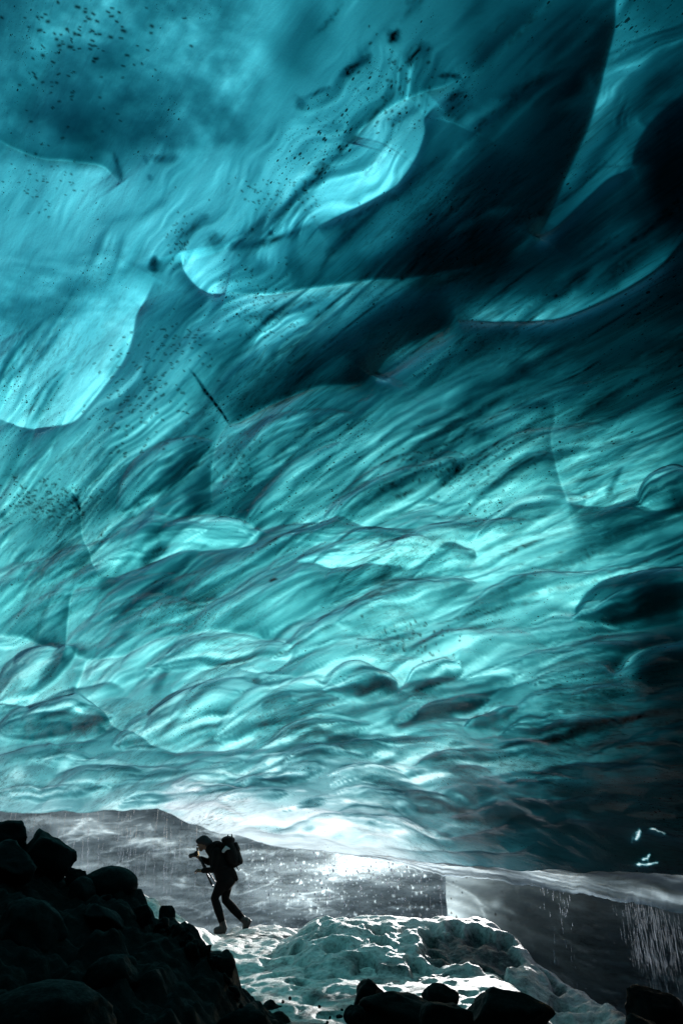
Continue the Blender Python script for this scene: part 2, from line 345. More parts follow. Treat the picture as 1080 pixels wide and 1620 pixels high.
for r in [
 ([(287, 408), (292, 425), (305, 443), (325, 458), (357, 467)], (.5, 45), (-.5, 45), 12, 26),
 ([(357, 467), (420, 459), (490, 444), (540, 436), (590, 429), (650, 428), (715, 419), (755, 412), (800, 395), (842, 372)], (-.95, 32), (1.0, 36), 11, 24),
 ([(842, 372), (862, 335), (885, 285), (905, 240), (925, 195), (940, 150), (955, 90), (968, 40), (975, -20)], (-.75, 45), (1.3, 90), 16, 30),
 ([(720, 503), (780, 501), (850, 497), (880, 494), (915, 482), (960, 462), (1010, 435), (1045, 410), (1090, 370)], (.7, 40), (-1.5, 30), 14, 26),
 ([(585, 593), (598, 572), (615, 550), (645, 530), (680, 516), (722, 504)], (-.75, 60), (1.5, 55), 15, 24),
 ([(360, 672), (390, 655), (430, 632), (470, 618), (520, 608), (560, 602), (587, 592)], (-.6, 45), (1.2, 40), 11, 22),
 ([(244, 448), (230, 475), (216, 500), (209, 535), (200, 560), (188, 582), (165, 612), (142, 640), (120, 664), (95, 672), (50, 674), (20, 670), (-10, 660)], (-.35, 60), (.42, 55), 10, 28),
 ([(880, 640), (876, 670), (872, 700), (880, 740), (894, 780), (900, 795)], (.3, 34), (-.15, 40), 4, 20),
 ([(898, 795), (920, 792), (950, 791), (985, 785), (1003, 779), (1010, 765), (1020, 750), (1045, 733), (1090, 710)], (.55, 40), (-.35, 30), 8, 18),
 ([(1003, 779), (1012, 793), (1030, 800), (1055, 798), (1090, 792)], (.25, 30), (-.5, 16), 7, 16),
 ([(720, 864), (745, 859), (785, 853), (820, 843), (850, 825), (880, 803), (900, 794)], (-.35, 26), (.3, 26), 7, 18),
 ([(480, 899), (520, 908), (580, 910), (630, 908), (665, 898), (690, 883), (706, 870), (730, 866), (752, 872), (748, 890), (725, 904)], (.4, 26), (-.5, 26), 7, 16),
 ([(410, 838), (430, 828), (470, 822), (510, 823), (545, 826), (590, 838), (630, 840), (660, 843)], (.3, 22), (-.15, 20), 6, 14),
 ([(245, 808), (280, 811), (335, 808), (370, 812), (395, 822), (410, 838)], (-.2, 26), (.4, 22), 7, 16),
 ([(410, 838), (402, 854), (360, 858), (300, 864), (255, 878), (220, 888), (190, 900), (155, 911)], (-.4, 26), (.32, 40), 7, 16),
 ([(112, 770), (125, 790), (130, 810), (132, 835), (140, 860), (150, 890), (155, 911)], (.35, 28), (-.15, 26), 7, 18),
 ([(155, 911), (125, 925), (113, 945), (110, 970), (108, 1000), (107, 1020)], (.5, 26), (-.25, 30), 7, 18),
 ([(335, 808), (335, 770), (336, 740), (341, 710), (346, 690), (360, 672)], (-.1, 26), (.25, 26), 4, 18),
 ([(-10, 992), (40, 996), (55, 1000), (75, 1010), (104, 1022)], (-.5, 26), (.6, 13), 7, 16),
 ([(104, 1022), (140, 1033), (180, 1035), (215, 1025), (250, 1008), (285, 1000), (330, 993), (370, 993), (410, 997), (440, 1007), (458, 1022), (466, 1030)], (-.3, 24), (.45, 22), 7, 14),
 ([(466, 1030), (455, 1046), (440, 1055), (415, 1063), (380, 1062)], (-.3, 18), (.3, 18), 5, 12),
 ([(140, 1033), (133, 1055), (125, 1075), (120, 1090)], (.2, 20), (-.2, 20), 5, 12),
 ([(-10, 1107), (40, 1106), (70, 1103), (100, 1097), (120, 1089)], (.3, 18), (-.3, 16), 6, 13),
 ([(120, 1089), (140, 1095), (160, 1110), (178, 1137), (200, 1148), (230, 1165), (250, 1174), (300, 1174), (360, 1168), (405, 1158)], (.35, 26), (-.25, 20), 6, 13),
 ([(80, 1173), (110, 1170), (140, 1163), (160, 1155), (178, 1138)], (.1, 20), (.3, 16), 5, 11),
 ([(505, 1087), (520, 1066), (545, 1053), (575, 1050), (605, 1055), (625, 1067), (630, 1080), (618, 1095), (590, 1107), (560, 1108)], (.4, 18), (-.35, 16), 7, 11),
 ([(632, 1077), (650, 1056), (675, 1044), (700, 1040), (726, 1046)], (.35, 24), (-.35, 14), 6, 11),
 ([(420, 1068), (450, 1072), (480, 1072), (505, 1063), (530, 1050), (570, 1043), (610, 1045)], (-.3, 14), (.3, 14), 5, 10),
 ([(620, 1137), (650, 1128), (670, 1110), (690, 1099), (720, 1091), (785, 1082), (850, 1076)], (.8, 18), (-.3, 14), 6, 10),
 ([(600, 1139), (660, 1138), (700, 1128), (740, 1112), (785, 1084)], (-.4, 16), (.4, 14), 5, 9),
 ([(728, 1150), (740, 1132), (765, 1116), (800, 1112), (830, 1122)], (.35, 18), (-.3, 14), 5, 9),
 ([(782, 1158), (805, 1140), (830, 1130), (870, 1130)], (.6, 16), (-.2, 14), 5, 9),
 ([(962, 1062), (975, 1046), (1000, 1026), (1040, 1010), (1090, 998)], (-.5, 9), (1.4, 10), 9, 12),
 ([(920, 968), (908, 960), (908, 948), (925, 930), (950, 914), (985, 904), (1025, 894), (1090, 876)], (.9, 55), (-.3, 30), 9, 18),
 ([(955, 975), (985, 985), (1020, 983), (1090, 968)], (-.3, 26), (.6, 26), 6, 14),
 ([(500, 355), (540, 330), (590, 305), (625, 285), (655, 245), (670, 205), (670, 178), (690, 160)], (1.1, 55), (-.3, 45), 9, 24),
 ([(560, 226), (568, 200), (595, 175), (630, 152), (660, 140), (690, 133), (725, 124)], (-.35, 26), (.45, 34), 9, 20),
 ([(-10, 218), (30, 235), (70, 248), (120, 253), (165, 262), (190, 294)], (-.15, 40), (.5, 45), 5, 24),
 ([(1000, 262), (1003, 235), (1030, 190), (1090, 140)], (.9, 60), (-.3, 40), 3, 26, .12, 0),
 ([(842, 374), (890, 335), (930, 300), (962, 275), (1000, 262)], (1.4, 36), (-.4, 30), 6, 24),
 ([(640, 1312), (690, 1318), (750, 1312), (810, 1296), (870, 1290)], (.6, 14), (-.5, 8), 5, 9),
 ([(600, 1335), (660, 1342), (720, 1338), (790, 1345), (850, 1340)], (.5, 12), (-.6, 7), 5, 8),
]:
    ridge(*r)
for b in [
 # soft dark swathes (thicker ice), clear lenses (negative)
 ([(0, 150), (100, 190), (200, 200), (260, 150)], 26, .35), ([(330, 215), (350, 190), (345, 240)], 46, .55), ([(430, 110), (470, 60), (520, 10)], 34, .4),
 ([(20, 240), (100, 246), (165, 255)], 12, .4), ([(180, 240), (187, 265), (193, 292)], 4, .8, .2), ([(215, 145), (190, 160), (130, 200)], 14, .25),
 ([(230, 250), (260, 255), (285, 252)], 8, .6, .2), ([(228, 248), (232, 262)], 4, .6), ([(236, 280), (236, 292)], 3, .7),
 ([(0, 520), (100, 480), (180, 440), (250, 395)], 30, .42), ([(150, 360), (200, 350), (250, 330), (270, 325)], 8, .3), ([(0, 440), (60, 420), (120, 410)], 20, .3),
 ([(243, 412), (242, 428), (240, 440)], 8, 1.6, .3), ([(300, 440), (305, 455)], 16, .4), ([(330, 390), (350, 380)], 14, .7, .2), ([(365, 395), (385, 380)], 5, .9, .3), ([(427, 367), (430, 370)], 5, 1.3, .5),
 ([(0, 612), (50, 575), (110, 512)], 8, .45), ([(50, 668), (80, 635), (108, 590)], 6, .55, .15), ([(200, 540), (185, 575), (165, 600)], 9, .45, .2), ([(260, 400), (310, 360), (330, 340)], 7, .5, .25),
 ([(0, 640), (70, 560), (150, 500)], 20, -.25), ([(60, 330), (160, 310), (220, 330)], 34, -.2),
 ([(470, 165), (482, 155)], 7, .8, .5), ([(485, 150), (520, 135)], 4, .7, .3), ([(535, 118), (560, 103), (590, 82)], 6, 1.2, .5), ([(618, 62), (628, 50)], 9, 1.5, .6), ([(640, 105), (660, 85), (682, 68)], 9, .8, .5), ([(560, 200), (600, 165), (630, 130)], 5, .5, .3),
 ([(610, 190), (640, 175), (670, 155)], 7, .7), ([(715, 140), (720, 165), (700, 185)], 22, 1.3, .3), ([(690, 118), (715, 118), (735, 128)], 3, 1.2, .5),
 ([(490, 60), (520, 30), (545, 0)], 5, .4, .2), ([(500, 205), (540, 195)], 5, .35),
 ([(610, 220), (600, 260), (560, 300)], 12, -.25), ([(400, 300), (480, 230), (560, 190)], 26, -.3), ([(300, 440), (330, 450), (350, 462)], 16, -.3),
 ([(480, 372), (560, 335), (640, 290), (720, 230)], 10, .8, .2), ([(360, 400), (430, 380), (500, 352)], 5, .7, .3), ([(700, 320), (760, 300), (830, 250)], 30, .5), ([(650, 350), (720, 370), (800, 350)], 40, .8),
 ([(720, 240), (800, 170), (900, 95)], 11, .8, .2), ([(730, 110), (800, 50), (860, 0)], 14, .5), ([(720, 205), (770, 180), (815, 155)], 9, -.8), ([(725, 128), (760, 110)], 8, -.7), ([(860, 200), (900, 150), (960, 60)], 12, .5), ([(910, 290), (950, 230), (1030, 140), (1080, 90)], 12, .8), ([(900, 250), (940, 180), (1000, 90), (1060, 20)], 10, -.4),
 ([(960, 350), (1040, 300), (1090, 230)], 34, .9), ([(760, 380), (790, 362)], 20, .6), ([(560, 395), (600, 380), (640, 365)], 16, -.35), ([(560, 420), (640, 400), (720, 400)], 16, .7),
 ([(455, 420), (480, 415)], 16, .5), ([(360, 510), (440, 490), (520, 450), (590, 440)], 9, .55, .2), ([(380, 545), (430, 500), (560, 445)], 5, .4, .25), ([(480, 500), (500, 480), (540, 470)], 14, .5), ([(500, 590), (560, 540), (640, 480), (760, 425), (830, 400)], 30, .9), ([(540, 600), (600, 580), (620, 540)], 24, .7), ([(390, 560), (440, 530), (500, 500)], 16, -.3), ([(380, 455), (430, 455), (500, 440)], 14, -.3),
 ([(690, 520), (740, 515), (790, 520)], 22, .3), ([(860, 470), (900, 450), (940, 420)], 7, .8, .4), ([(780, 480), (800, 470)], 12, .4), ([(740, 500), (770, 485), (830, 460)], 10, -.5), ([(880, 480), (930, 440), (960, 400)], 16, -.5),
 ([(380, 690), (420, 665)], 7, .9, .2), ([(360, 790), (420, 710), (500, 660), (580, 645)], 16, .65), ([(390, 800), (450, 740), (520, 700)], 10, .4), ([(570, 690), (590, 720), (570, 770)], 20, -.4), ([(540, 790), (570, 780), (585, 770)], 8, .7, .3),
 ([(240, 760), (300, 710), (350, 650)], 12, .6, .15), ([(160, 770), (220, 735), (300, 670), (390, 590)], 9, .5, .2), ([(292, 800), (315, 775), (335, 735)], 15, 1.2), ([(250, 800), (270, 770), (300, 745)], 8, .4), ([(280, 660), (320, 620), (350, 600)], 10, .35),
 ([(180, 780), (190, 805), (220, 815)], 9, .5), ([(210, 790), (240, 808), (280, 812)], 6, .5), ([(40, 860), (90, 810), (120, 770)], 8, .4), ([(60, 872), (100, 860), (120, 855)], 6, .4), ([(0, 815), (6, 820)], 9, .9), ([(0, 760), (40, 745), (80, 725)], 6, .3),
 ([(220, 885), (245, 870), (270, 855)], 7, .9, .3), ([(150, 860), (200, 850), (290, 830)], 5, .35), ([(290, 850), (340, 835), (390, 845)], 14, -.2),
 ([(115, 778), (123, 790), (128, 805)], 2.6, 1.5, .7), ([(295, 590), (320, 615), (340, 640), (355, 660), (362, 672)], 2.0, 1.3, .8), ([(425, 935), (432, 930), (440, 935)], 4, 1.0, .6), ([(35, 1060), (40, 1040)], 4, .3),
 ([(55, 1002), (75, 1009), (100, 1020)], 8, 1.1), ([(112, 1014), (125, 1018), (140, 1026)], 8, .7), ([(60, 1080), (85, 1050), (105, 1025)], 8, .9, .15), ([(0, 1085), (20, 1070), (35, 1065)], 14, .5), ([(45, 1035), (70, 1015), (80, 1025)], 9, -.4), ([(240, 1090), (255, 1070), (265, 1050)], 7, .8), ([(170, 1000), (210, 960), (260, 930), (330, 900)], 10, .5), ([(180, 1020), (210, 990), (230, 970)], 6, .5), ([(120, 950), (180, 920), (260, 895), (360, 885)], 12, .35), ([(280, 1000), (330, 960), (370, 910)], 14, -.15),
 ([(60, 1150), (80, 1120), (110, 1095)], 7, .4), ([(85, 1170), (110, 1140), (140, 1120)], 9, -.45), ([(120, 1160), (145, 1143), (170, 1135)], 10, .9), ([(240, 1175), (280, 1140), (340, 1090), (390, 1070)], 5, .6, .2), ([(260, 1165), (310, 1130), (370, 1100)], 9, -.4), ([(400, 1080), (412, 1080)], 4, 1.0, .3), ([(320, 1165), (360, 1150), (400, 1140)], 14, .4), ([(400, 1130), (450, 1110), (500, 1095)], 10, .3), ([(430, 1085), (480, 1088), (505, 1080)], 9, -.4),
 ([(540, 1070), (570, 1060), (600, 1056)], 8, -.4), ([(650, 1088), (670, 1082), (690, 1075)], 8, .9), ([(745, 1140), (770, 1135), (790, 1125)], 10, .6),
 ([(780, 1184), (850, 1172), (900, 1160), (950, 1146), (1010, 1134), (1090, 1122)], 4.5, 2.6, .5), ([(790, 1240), (840, 1232)], 3, .8, .3), ([(1000, 1080), (1050, 1060), (1090, 1040)], 26, 1.6), ([(985, 1052), (1000, 1036), (1025, 1022)], 5, -1.6), ([(1000, 970), (1040, 950), (1090, 940)], 18, 1.3), ([(960, 935), (1020, 920), (1090, 905)], 10, .7), ([(920, 945), (960, 955), (985, 975)], 12, -.3),
 ([(720, 985), (800, 940), (900, 885), (980, 840), (1090, 805)], 13, .75, .2), ([(560, 1000), (640, 960), (720, 940), (770, 920)], 8, .4), ([(720, 830), (790, 785), (870, 745)], 13, -.5), ([(740, 850), (790, 825), (840, 800)], 14, .4), ([(720, 920), (820, 870), (920, 815)], 18, -.3), ([(830, 930), (900, 890), (1000, 850)], 16, -.4), ([(900, 830), (960, 815), (1010, 800)], 16, .6), ([(1060, 790), (1080, 780)], 14, 1.0), ([(1015, 790), (1040, 765), (1060, 745)], 8, -.5), ([(955, 782), (970, 760), (985, 735)], 5, .9, .4),
 ([(745, 690), (770, 688)], 14, .7, .2), ([(800, 650), (840, 645), (875, 645)], 12, .7), ([(695, 762), (730, 738)], 5, 1.2, .6), ([(620, 760), (660, 720), (700, 700)], 9, .6, .35), ([(590, 800), (640, 770), (720, 700), (760, 660)], 5, .6, .3), ([(800, 740), (840, 715), (870, 700)], 8, -.3), ([(890, 720), (940, 700), (1000, 690)], 22, -.35), ([(880, 650), (940, 590), (1010, 550), (1080, 520)], 10, .6), ([(900, 690), (940, 650), (1000, 640), (1080, 610)], 14, .35), ([(700, 730), (740, 740), (780, 720)], 10, .4, .3),
 ([(500, 880), (560, 865), (640, 850), (660, 845)], 9, .35), ([(530, 890), (600, 880), (680, 870)], 12, -.4), ([(420, 900), (480, 880), (540, 885)], 9, .4), ([(560, 975), (600, 950), (640, 935)], 6, .8, .3), ([(460, 990), (540, 950), (600, 930), (680, 925)], 5, .4), ([(600, 1000), (650, 985), (700, 950)], 16, -.45), ([(720, 1020), (745, 1010)], 20, -.4), ([(560, 1020), (640, 1000), (700, 965)], 5, .4), ([(620, 930), (660, 920), (740, 905), (820, 880)], 6, .5), ([(500, 1010), (540, 985), (580, 975)], 10, .3),
 # ripples near the mouth of the cave; thin clear strokes imitate sheen on crests
 ([(430, 1228), (470, 1211), (540, 1206)], 9, .8), ([(505, 1180), (540, 1165), (590, 1150)], 8, .8), ([(450, 1190), (500, 1165), (560, 1150)], 5, -.5), ([(385, 1245), (420, 1240), (470, 1238)], 8, .8), ([(190, 1272), (230, 1268)], 5, .7), ([(410, 1205), (440, 1192), (425, 1206), (460, 1200)], 4, -.7), ([(640, 1210), (680, 1207), (710, 1207)], 7, 1.0), ([(685, 1195), (705, 1193)], 6, 1.0), ([(560, 1225), (610, 1200), (650, 1190)], 6, .6), ([(610, 1250), (660, 1262), (690, 1280)], 12, .8), ([(720, 1290), (745, 1296)], 10, 1.2), ([(600, 1235), (660, 1240), (700, 1245)], 5, -.5), ([(720, 1215), (770, 1205), (830, 1200)], 12, -.5), ([(830, 1260), (870, 1245), (890, 1240)], 8, -.6), ([(930, 1240), (960, 1232), (990, 1225)], 10, -.4), ([(940, 1262), (960, 1250)], 8, -.7), ([(900, 1290), (930, 1278)], 6, -.5), ([(600, 1340), (650, 1345), (690, 1360)], 9, .6), ([(500, 1300), (560, 1290), (610, 1310)], 6, .4), ([(540, 1330), (580, 1328), (600, 1335)], 6, .6), ([(50, 1200), (80, 1195), (110, 1198)], 8, .5), ([(0, 1250), (60, 1245), (120, 1250)], 5, .4), ([(100, 1260), (180, 1240), (260, 1225)], 5, .4), ([(20, 1230), (40, 1228)], 12, -.5),
]:
    band(*b)

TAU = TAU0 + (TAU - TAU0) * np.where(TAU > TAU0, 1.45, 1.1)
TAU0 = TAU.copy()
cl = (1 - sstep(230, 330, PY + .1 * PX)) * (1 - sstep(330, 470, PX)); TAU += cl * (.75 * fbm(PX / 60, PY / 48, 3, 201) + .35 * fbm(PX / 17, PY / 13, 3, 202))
cl2 = sstep(380, 420, PY) * (1 - sstep(500, 540, PY)) * (1 - sstep(200, 280, PX)); TAU += cl2 * (.5 * fbm(PX / 40, PY / 16, 3, 203))
def specks(x0, y0, x1, y1, n, w0, w1, L, ang, a=.9, seed=0):
    r_ = random.Random(seed)
    for _ in range(n):
        x = r_.gauss((x0 + x1) / 2, abs(x1 - x0) / 3.2); y = r_.gauss((y0 + y1) / 2, abs(y1 - y0) / 3.2); l = r_.uniform(.3, 1) * L; t = ang + r_.gauss(0, .35); w_ = w0 + (w1 - w0) * r_.random() ** 2.5
        c = np.array([(x - l * math.cos(t) / 2, y - l * math.sin(t) / 2), (x + l * math.cos(t) / 2, y + l * math.sin(t) / 2)]); sl_ = region(c, 3 * w1 + 3)
        px = PX[sl_]; py = PY[sl_]
        if px.size: 
            d, _, _ = polydist(c, px, py); SED[sl_] = np.maximum(SED[sl_], a * np.exp(-(d / w_) ** 2))
specks(10, 0, 215, 110, 95, 1.3, 3.2, 5, .25, .9, 1); specks(0, 60, 200, 230, 40, 1.1, 2.0, 4, .2, .8, 2); specks(20, 255, 130, 330, 40, 1.0, 1.6, 3, .3, .8, 3)
specks(150, 560, 290, 700, 130, 1.0, 1.8, 5, -.4, .85, 4); specks(20, 765, 130, 815, 90, 1.0, 1.7, 6, .1, .85, 5); specks(360, 290, 520, 330, 70, 1.0, 1.7, 2, -.5, .85, 6)
specks(360, 440, 470, 540, 110, 1.0, 1.6, 2.5, -.5, .8, 7); specks(560, 80, 690, 200, 70, 1.0, 2.2, 3, -.8, .85, 8); specks(630, 700, 800, 780, 110, 1.0, 1.7, 3, -.5, .8, 9); specks(240, 520, 340, 580, 60, 1.0, 1.6, 3, -.2, .8, 10); specks(330, 700, 420, 770, 60, 1, 1.5, 2, -.7, .75, 11); specks(600, 980, 720, 1040, 60, 1., 1.6, 3, -.4, .8, 12); specks(270, 350, 300, 420, 50, 1, 1.6, 2, -1, .85, 13)
# streaks and lens-shaped ripples between the traced ones
rg = random.Random(11)
def flow_line(x, y, L, bend):
    pts = [(x, y)]; n = 7
    for i_ in range(n):
        a = math.atan2(y - 1335 - 30, x + 500) + bend * (i_ / n - .5); x += math.cos(a) * L / n; y += math.sin(a) * L / n; pts.append((x, y))
    return pts
for _ in range(270):
    x = rg.uniform(-60, 1080); y = rg.uniform(330, 1180); 
    if y < 640 and x < 330: continue
    L = rg.uniform(90, 360) * (1 if y < 1000 else .6); b0 = rg.uniform(-.5, .9); wd = rg.uniform(1.6, 6.5)
    n = rg.choice([1, 2, 3])
    for q_ in range(n):
        band(flow_line(x + rg.uniform(-6, 6) * n, y + q_ * rg.uniform(5, 12), L, b0), wd * rg.uniform(.5, 1), rg.uniform(.35, 1.1) if rg.random() < .74 else -rg.uniform(.2, .5), rg.choice([0, 0, 0, .1, .35]), .45)
for _ in range(75):
    x = rg.uniform(480, 1080); y = rg.uniform(-40, 620); band(flow_line(x, y, rg.uniform(80, 260), rg.uniform(-.2, .5)), rg.uniform(3, 9), rg.uniform(.3, 1.0) * rg.choice([1, -.8]), rg.choice([0, 0, .2]), .45)
for _ in range(85):                                    # silvery highlights and dark strokes near the mouth, put in as ice thickness
    x = rg.uniform(360, 860); y = rg.uniform(1165, 1340 - .05 * abs(x - 500)); L = rg.uniform(24, 120); b0 = rg.uniform(-.12, .3)
    band([(x, y), (x + .35 * L, y - L * (.05 + .3 * b0)), (x + .7 * L, y - L * (.06 + .2 * b0)), (x + L, y - L * .02 * rg.uniform(-2, 5))], rg.uniform(1.4, 3.2), -rg.uniform(.5, 1.3) if rg.random() < .62 else rg.uniform(.6, 1.5), 0, .35)
for _ in range(50):
    y = 1090 + 240 * rg.random() ** .8; x = rg.uniform(-40, 960); L = rg.uniform(70, 230) * (1.25 - .5 * (y - 1090) / 240); hgt = L * rg.uniform(.04, .11); sl0 = -rg.uniform(0, .2)
    pts = [(x, y), (x + .22 * L, y - hgt * .75 + sl0 * .22 * L), (x + .5 * L, y - hgt + sl0 * .5 * L), (x + .8 * L, y - hgt * .7 + sl0 * .8 * L), (x + L, y + sl0 * L)]
    dk = rg.uniform(.3, 1.2) if rg.random() < .7 else -rg.uniform(.2, .5); wpx = hgt * rg.uniform(.5, 1.1)
    ridge(pts, (dk, wpx + 2), (-rg.uniform(.15, .5), wpx * .6 + 2), rg.uniform(1.2, 3.4), wpx * .7 + 3, .25, .3)
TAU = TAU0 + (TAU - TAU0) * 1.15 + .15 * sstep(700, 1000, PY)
# scallops left to chance between the traced ones, finer towards the mouth
wx_ = fs + .5 * fbm(fs * .8, fc * .8, 3, 51); wy_ = fc + .35 * fbm(fs * .8, fc * .8, 3, 52)
f1, f2, idv, ex, ey = worley(wx_ / 2.8, wy_ / .8, 5)
g1, g2, idg, gx, gy = worley(wx_ / 1.5 + 3.3, wy_ / .36, 8)
wsc = .22 + .78 * sstep(880, 1120, PY); inside = sstep(-260, 0, PY)
DZ += wsc * (-.15 * (f1 ** 2) + .02) + sstep(1020, 1200, PY) * (-.05 * g1 ** 2)
TAU += wsc * (.25 * ey / (.5 + f1) * sstep(.0, .3, f2 - f1) + .15 * (idv - .5)) * .8
TAU += sstep(1040, 1200, PY) * (.2 * gy / (.4 + g1) + .12 * (idg - .5))
DZ += .12 * fbm(WX * .35, WY * .35, 3, 71) + .035 * fbm(fs * .5, fc * 2.0, 3, 72)
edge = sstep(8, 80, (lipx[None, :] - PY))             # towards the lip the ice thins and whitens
FROST_GLINT = np.clip((1 - sstep(22, 92, lipx[None, :] - PY)) * sstep(240, 300, PX) * (1 - sstep(640, 800, PX)) * .95
                + sstep(1130, 1290, PY) * .42 * (1 - .4 * sstep(850, 1000, PX)) + .18 * sstep(900, 1150, PY) + .22 * sstep(1150, 1240, PY) * sstep(330, 480, PX) * (1 - sstep(760, 900, PX)), 0, 1)  # white bubbly ice; the last term adds the silvery sheen as tint
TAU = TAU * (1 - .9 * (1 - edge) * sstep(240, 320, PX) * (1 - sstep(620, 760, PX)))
GL = np.zeros_like(PX)                                # glints over the right-hand shelf, put in as thin whitened ice
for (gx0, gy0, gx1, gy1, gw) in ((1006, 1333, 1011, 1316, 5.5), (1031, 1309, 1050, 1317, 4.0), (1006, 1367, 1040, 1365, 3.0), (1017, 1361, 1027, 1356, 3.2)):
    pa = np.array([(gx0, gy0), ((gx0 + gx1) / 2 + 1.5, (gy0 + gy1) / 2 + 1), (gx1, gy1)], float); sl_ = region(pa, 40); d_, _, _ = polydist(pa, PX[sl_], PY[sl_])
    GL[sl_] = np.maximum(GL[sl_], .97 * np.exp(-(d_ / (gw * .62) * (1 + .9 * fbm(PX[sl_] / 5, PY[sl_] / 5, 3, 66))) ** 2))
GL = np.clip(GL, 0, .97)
TAU = TAU * (1 - .97 * GL) ** 2.4; FROST_GLINT = np.maximum(FROST_GLINT, np.clip(GL * 4, 0, 1))
TAU = np.clip(TAU, .02, 7.5)
DZ *= sstep(-700, -300, PY) * (.35 + .65 * sstep(0, 40, lipx[None, :] - PY))

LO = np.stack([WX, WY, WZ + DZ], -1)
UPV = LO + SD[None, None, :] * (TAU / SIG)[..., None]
ndv = ny * nx
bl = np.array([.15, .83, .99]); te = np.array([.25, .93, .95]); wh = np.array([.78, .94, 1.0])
k = sstep(450, 900, PY + .15 * PX)[..., None]
TINT = bl * (1 - k) + te * k
TINT = TINT * (1 - FROST_GLINT[..., None]) + wh * FROST_GLINT[..., None]
BAND = (.04 + .96 * sstep(360, 700, PY + .45 * PX)) * (.45 + .55 * sstep(-.25, .3, fbm(PX / 160, PY / 160, 3, 88)))
q = [grid_quads(ny, nx, True), grid_quads(ny, nx, False, ndv)]
idx = np.arange(ndv).reshape(ny, nx)
loop = np.concatenate([idx[0, :], idx[1:, -1], idx[-1, -2::-1], idx[-2:0:-1, 0]])
nxt = np.roll(loop, -1)
q.append(np.stack([loop, nxt, nxt + ndv, loop + ndv], 1))
V = np.concatenate([LO.reshape(-1, 3), UPV.reshape(-1, 3)])
# rows grow towards the lip, columns to the right: under side must face down
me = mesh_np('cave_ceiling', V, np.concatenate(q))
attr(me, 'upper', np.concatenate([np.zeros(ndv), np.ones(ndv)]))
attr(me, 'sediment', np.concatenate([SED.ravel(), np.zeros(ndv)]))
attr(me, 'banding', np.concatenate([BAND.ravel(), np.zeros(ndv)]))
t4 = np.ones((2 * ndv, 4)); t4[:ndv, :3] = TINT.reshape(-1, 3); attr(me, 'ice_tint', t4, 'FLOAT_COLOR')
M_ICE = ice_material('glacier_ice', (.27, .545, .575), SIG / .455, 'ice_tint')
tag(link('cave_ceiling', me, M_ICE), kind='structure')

# ------------------------------------------------------------------ plain materials
def rock_material(name, c1, c2, rough=.55, scale=3.0, bump=.5):
    m = NT(name); v = m.vec((1, 1, 1))
    n = m.noise(v, scale, 8, .6); n2 = m.noise(v, scale * 9, 6, .65)
    c = m.mix(m.ramp(n, (.35, 0.), (.68, 1.)), (*c1, 1), (*c2, 1))
    h = m.math('ADD', m.math('MULTIPLY', n, .06), m.math('MULTIPLY', n2, .02))
    b = m.n('Bump', Strength=bump, Distance=1.0, Height=h).outputs[0]
    p = m.n('BsdfPrincipled', Base_Color=c, Roughness=m.ramp(n2, (.3, rough - .15), (.7, rough + .2)), Normal=b); p.inputs['Specular IOR Level'].default_value = .07
    m.surf(p.outputs[0]); return m.m
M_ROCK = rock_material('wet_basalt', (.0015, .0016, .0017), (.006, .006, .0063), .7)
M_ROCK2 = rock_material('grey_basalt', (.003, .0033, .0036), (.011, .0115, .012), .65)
M_GRAVEL = rock_material('gravel', (.015, .016, .017), (.05, .05, .05), .7, 6)
M_DARKICE = rock_material('dirty_old_ice', (.006, .009, .011), (.022, .028, .032), .3, 1.2, .4)

def snow_material(name, c1, c2):
    m = NT(name); v = m.vec((1, 1, 1))
    darkening = m.n('Attribute', {'attribute_name': 'darkening'}).outputs['Fac']  # dirty patches, plus shade painted into the mound hollows
    n = m.noise(v, 2.2, 8, .62); n2 = m.noise(v, 14, 7, .7); n3 = m.noise(v, 70, 3, .6)
    base = m.mix(m.ramp(n2, (.32, 0.), (.6, 1.)), (*c1, 1), (*c2, 1))
    spl = m.ramp(m.math('ADD', m.math('MULTIPLY', n2, .6), m.math('MULTIPLY', n3, .4)), (.36, 1.), (.46, 0.))
    grit = m.math('ADD', m.math('MULTIPLY', spl, .45), m.math('MULTIPLY', darkening, m.ramp(n2, (.25, 1.25), (.7, .75))), clamp=True)
    c = m.mix(grit, base, (.035, .034, .036, 1))
    h = m.math('ADD', m.math('ADD', m.math('MULTIPLY', n, .10), m.math('MULTIPLY', n2, .06)), m.math('MULTIPLY', n3, .008))
    b = m.n('Bump', Strength=.8, Distance=1.0, Height=h).outputs[0]
    p = m.n('BsdfPrincipled', Base_Color=c, Roughness=.55, Normal=b); p.inputs['Specular IOR Level'].default_value = .4
    m.surf(p.outputs[0]); return m.m
M_SNOW = snow_material('trodden_snow', (.42, .36, .33), (.88, .80, .755))
M_MOUND = snow_material('old_snow', (.38, .34, .32), (.78, .735, .71))

# ------------------------------------------------------------------ ground, snow, slope
g = 400.0
bm = bmesh.new(); bmesh.ops.create_grid(bm, x_segments=2, y_segments=2, size=g)
me = bm_mesh('ground', bm); o = link('ground', me, M_GRAVEL, loc=(0, 0, -2.6)); tag(o, kind='structure')

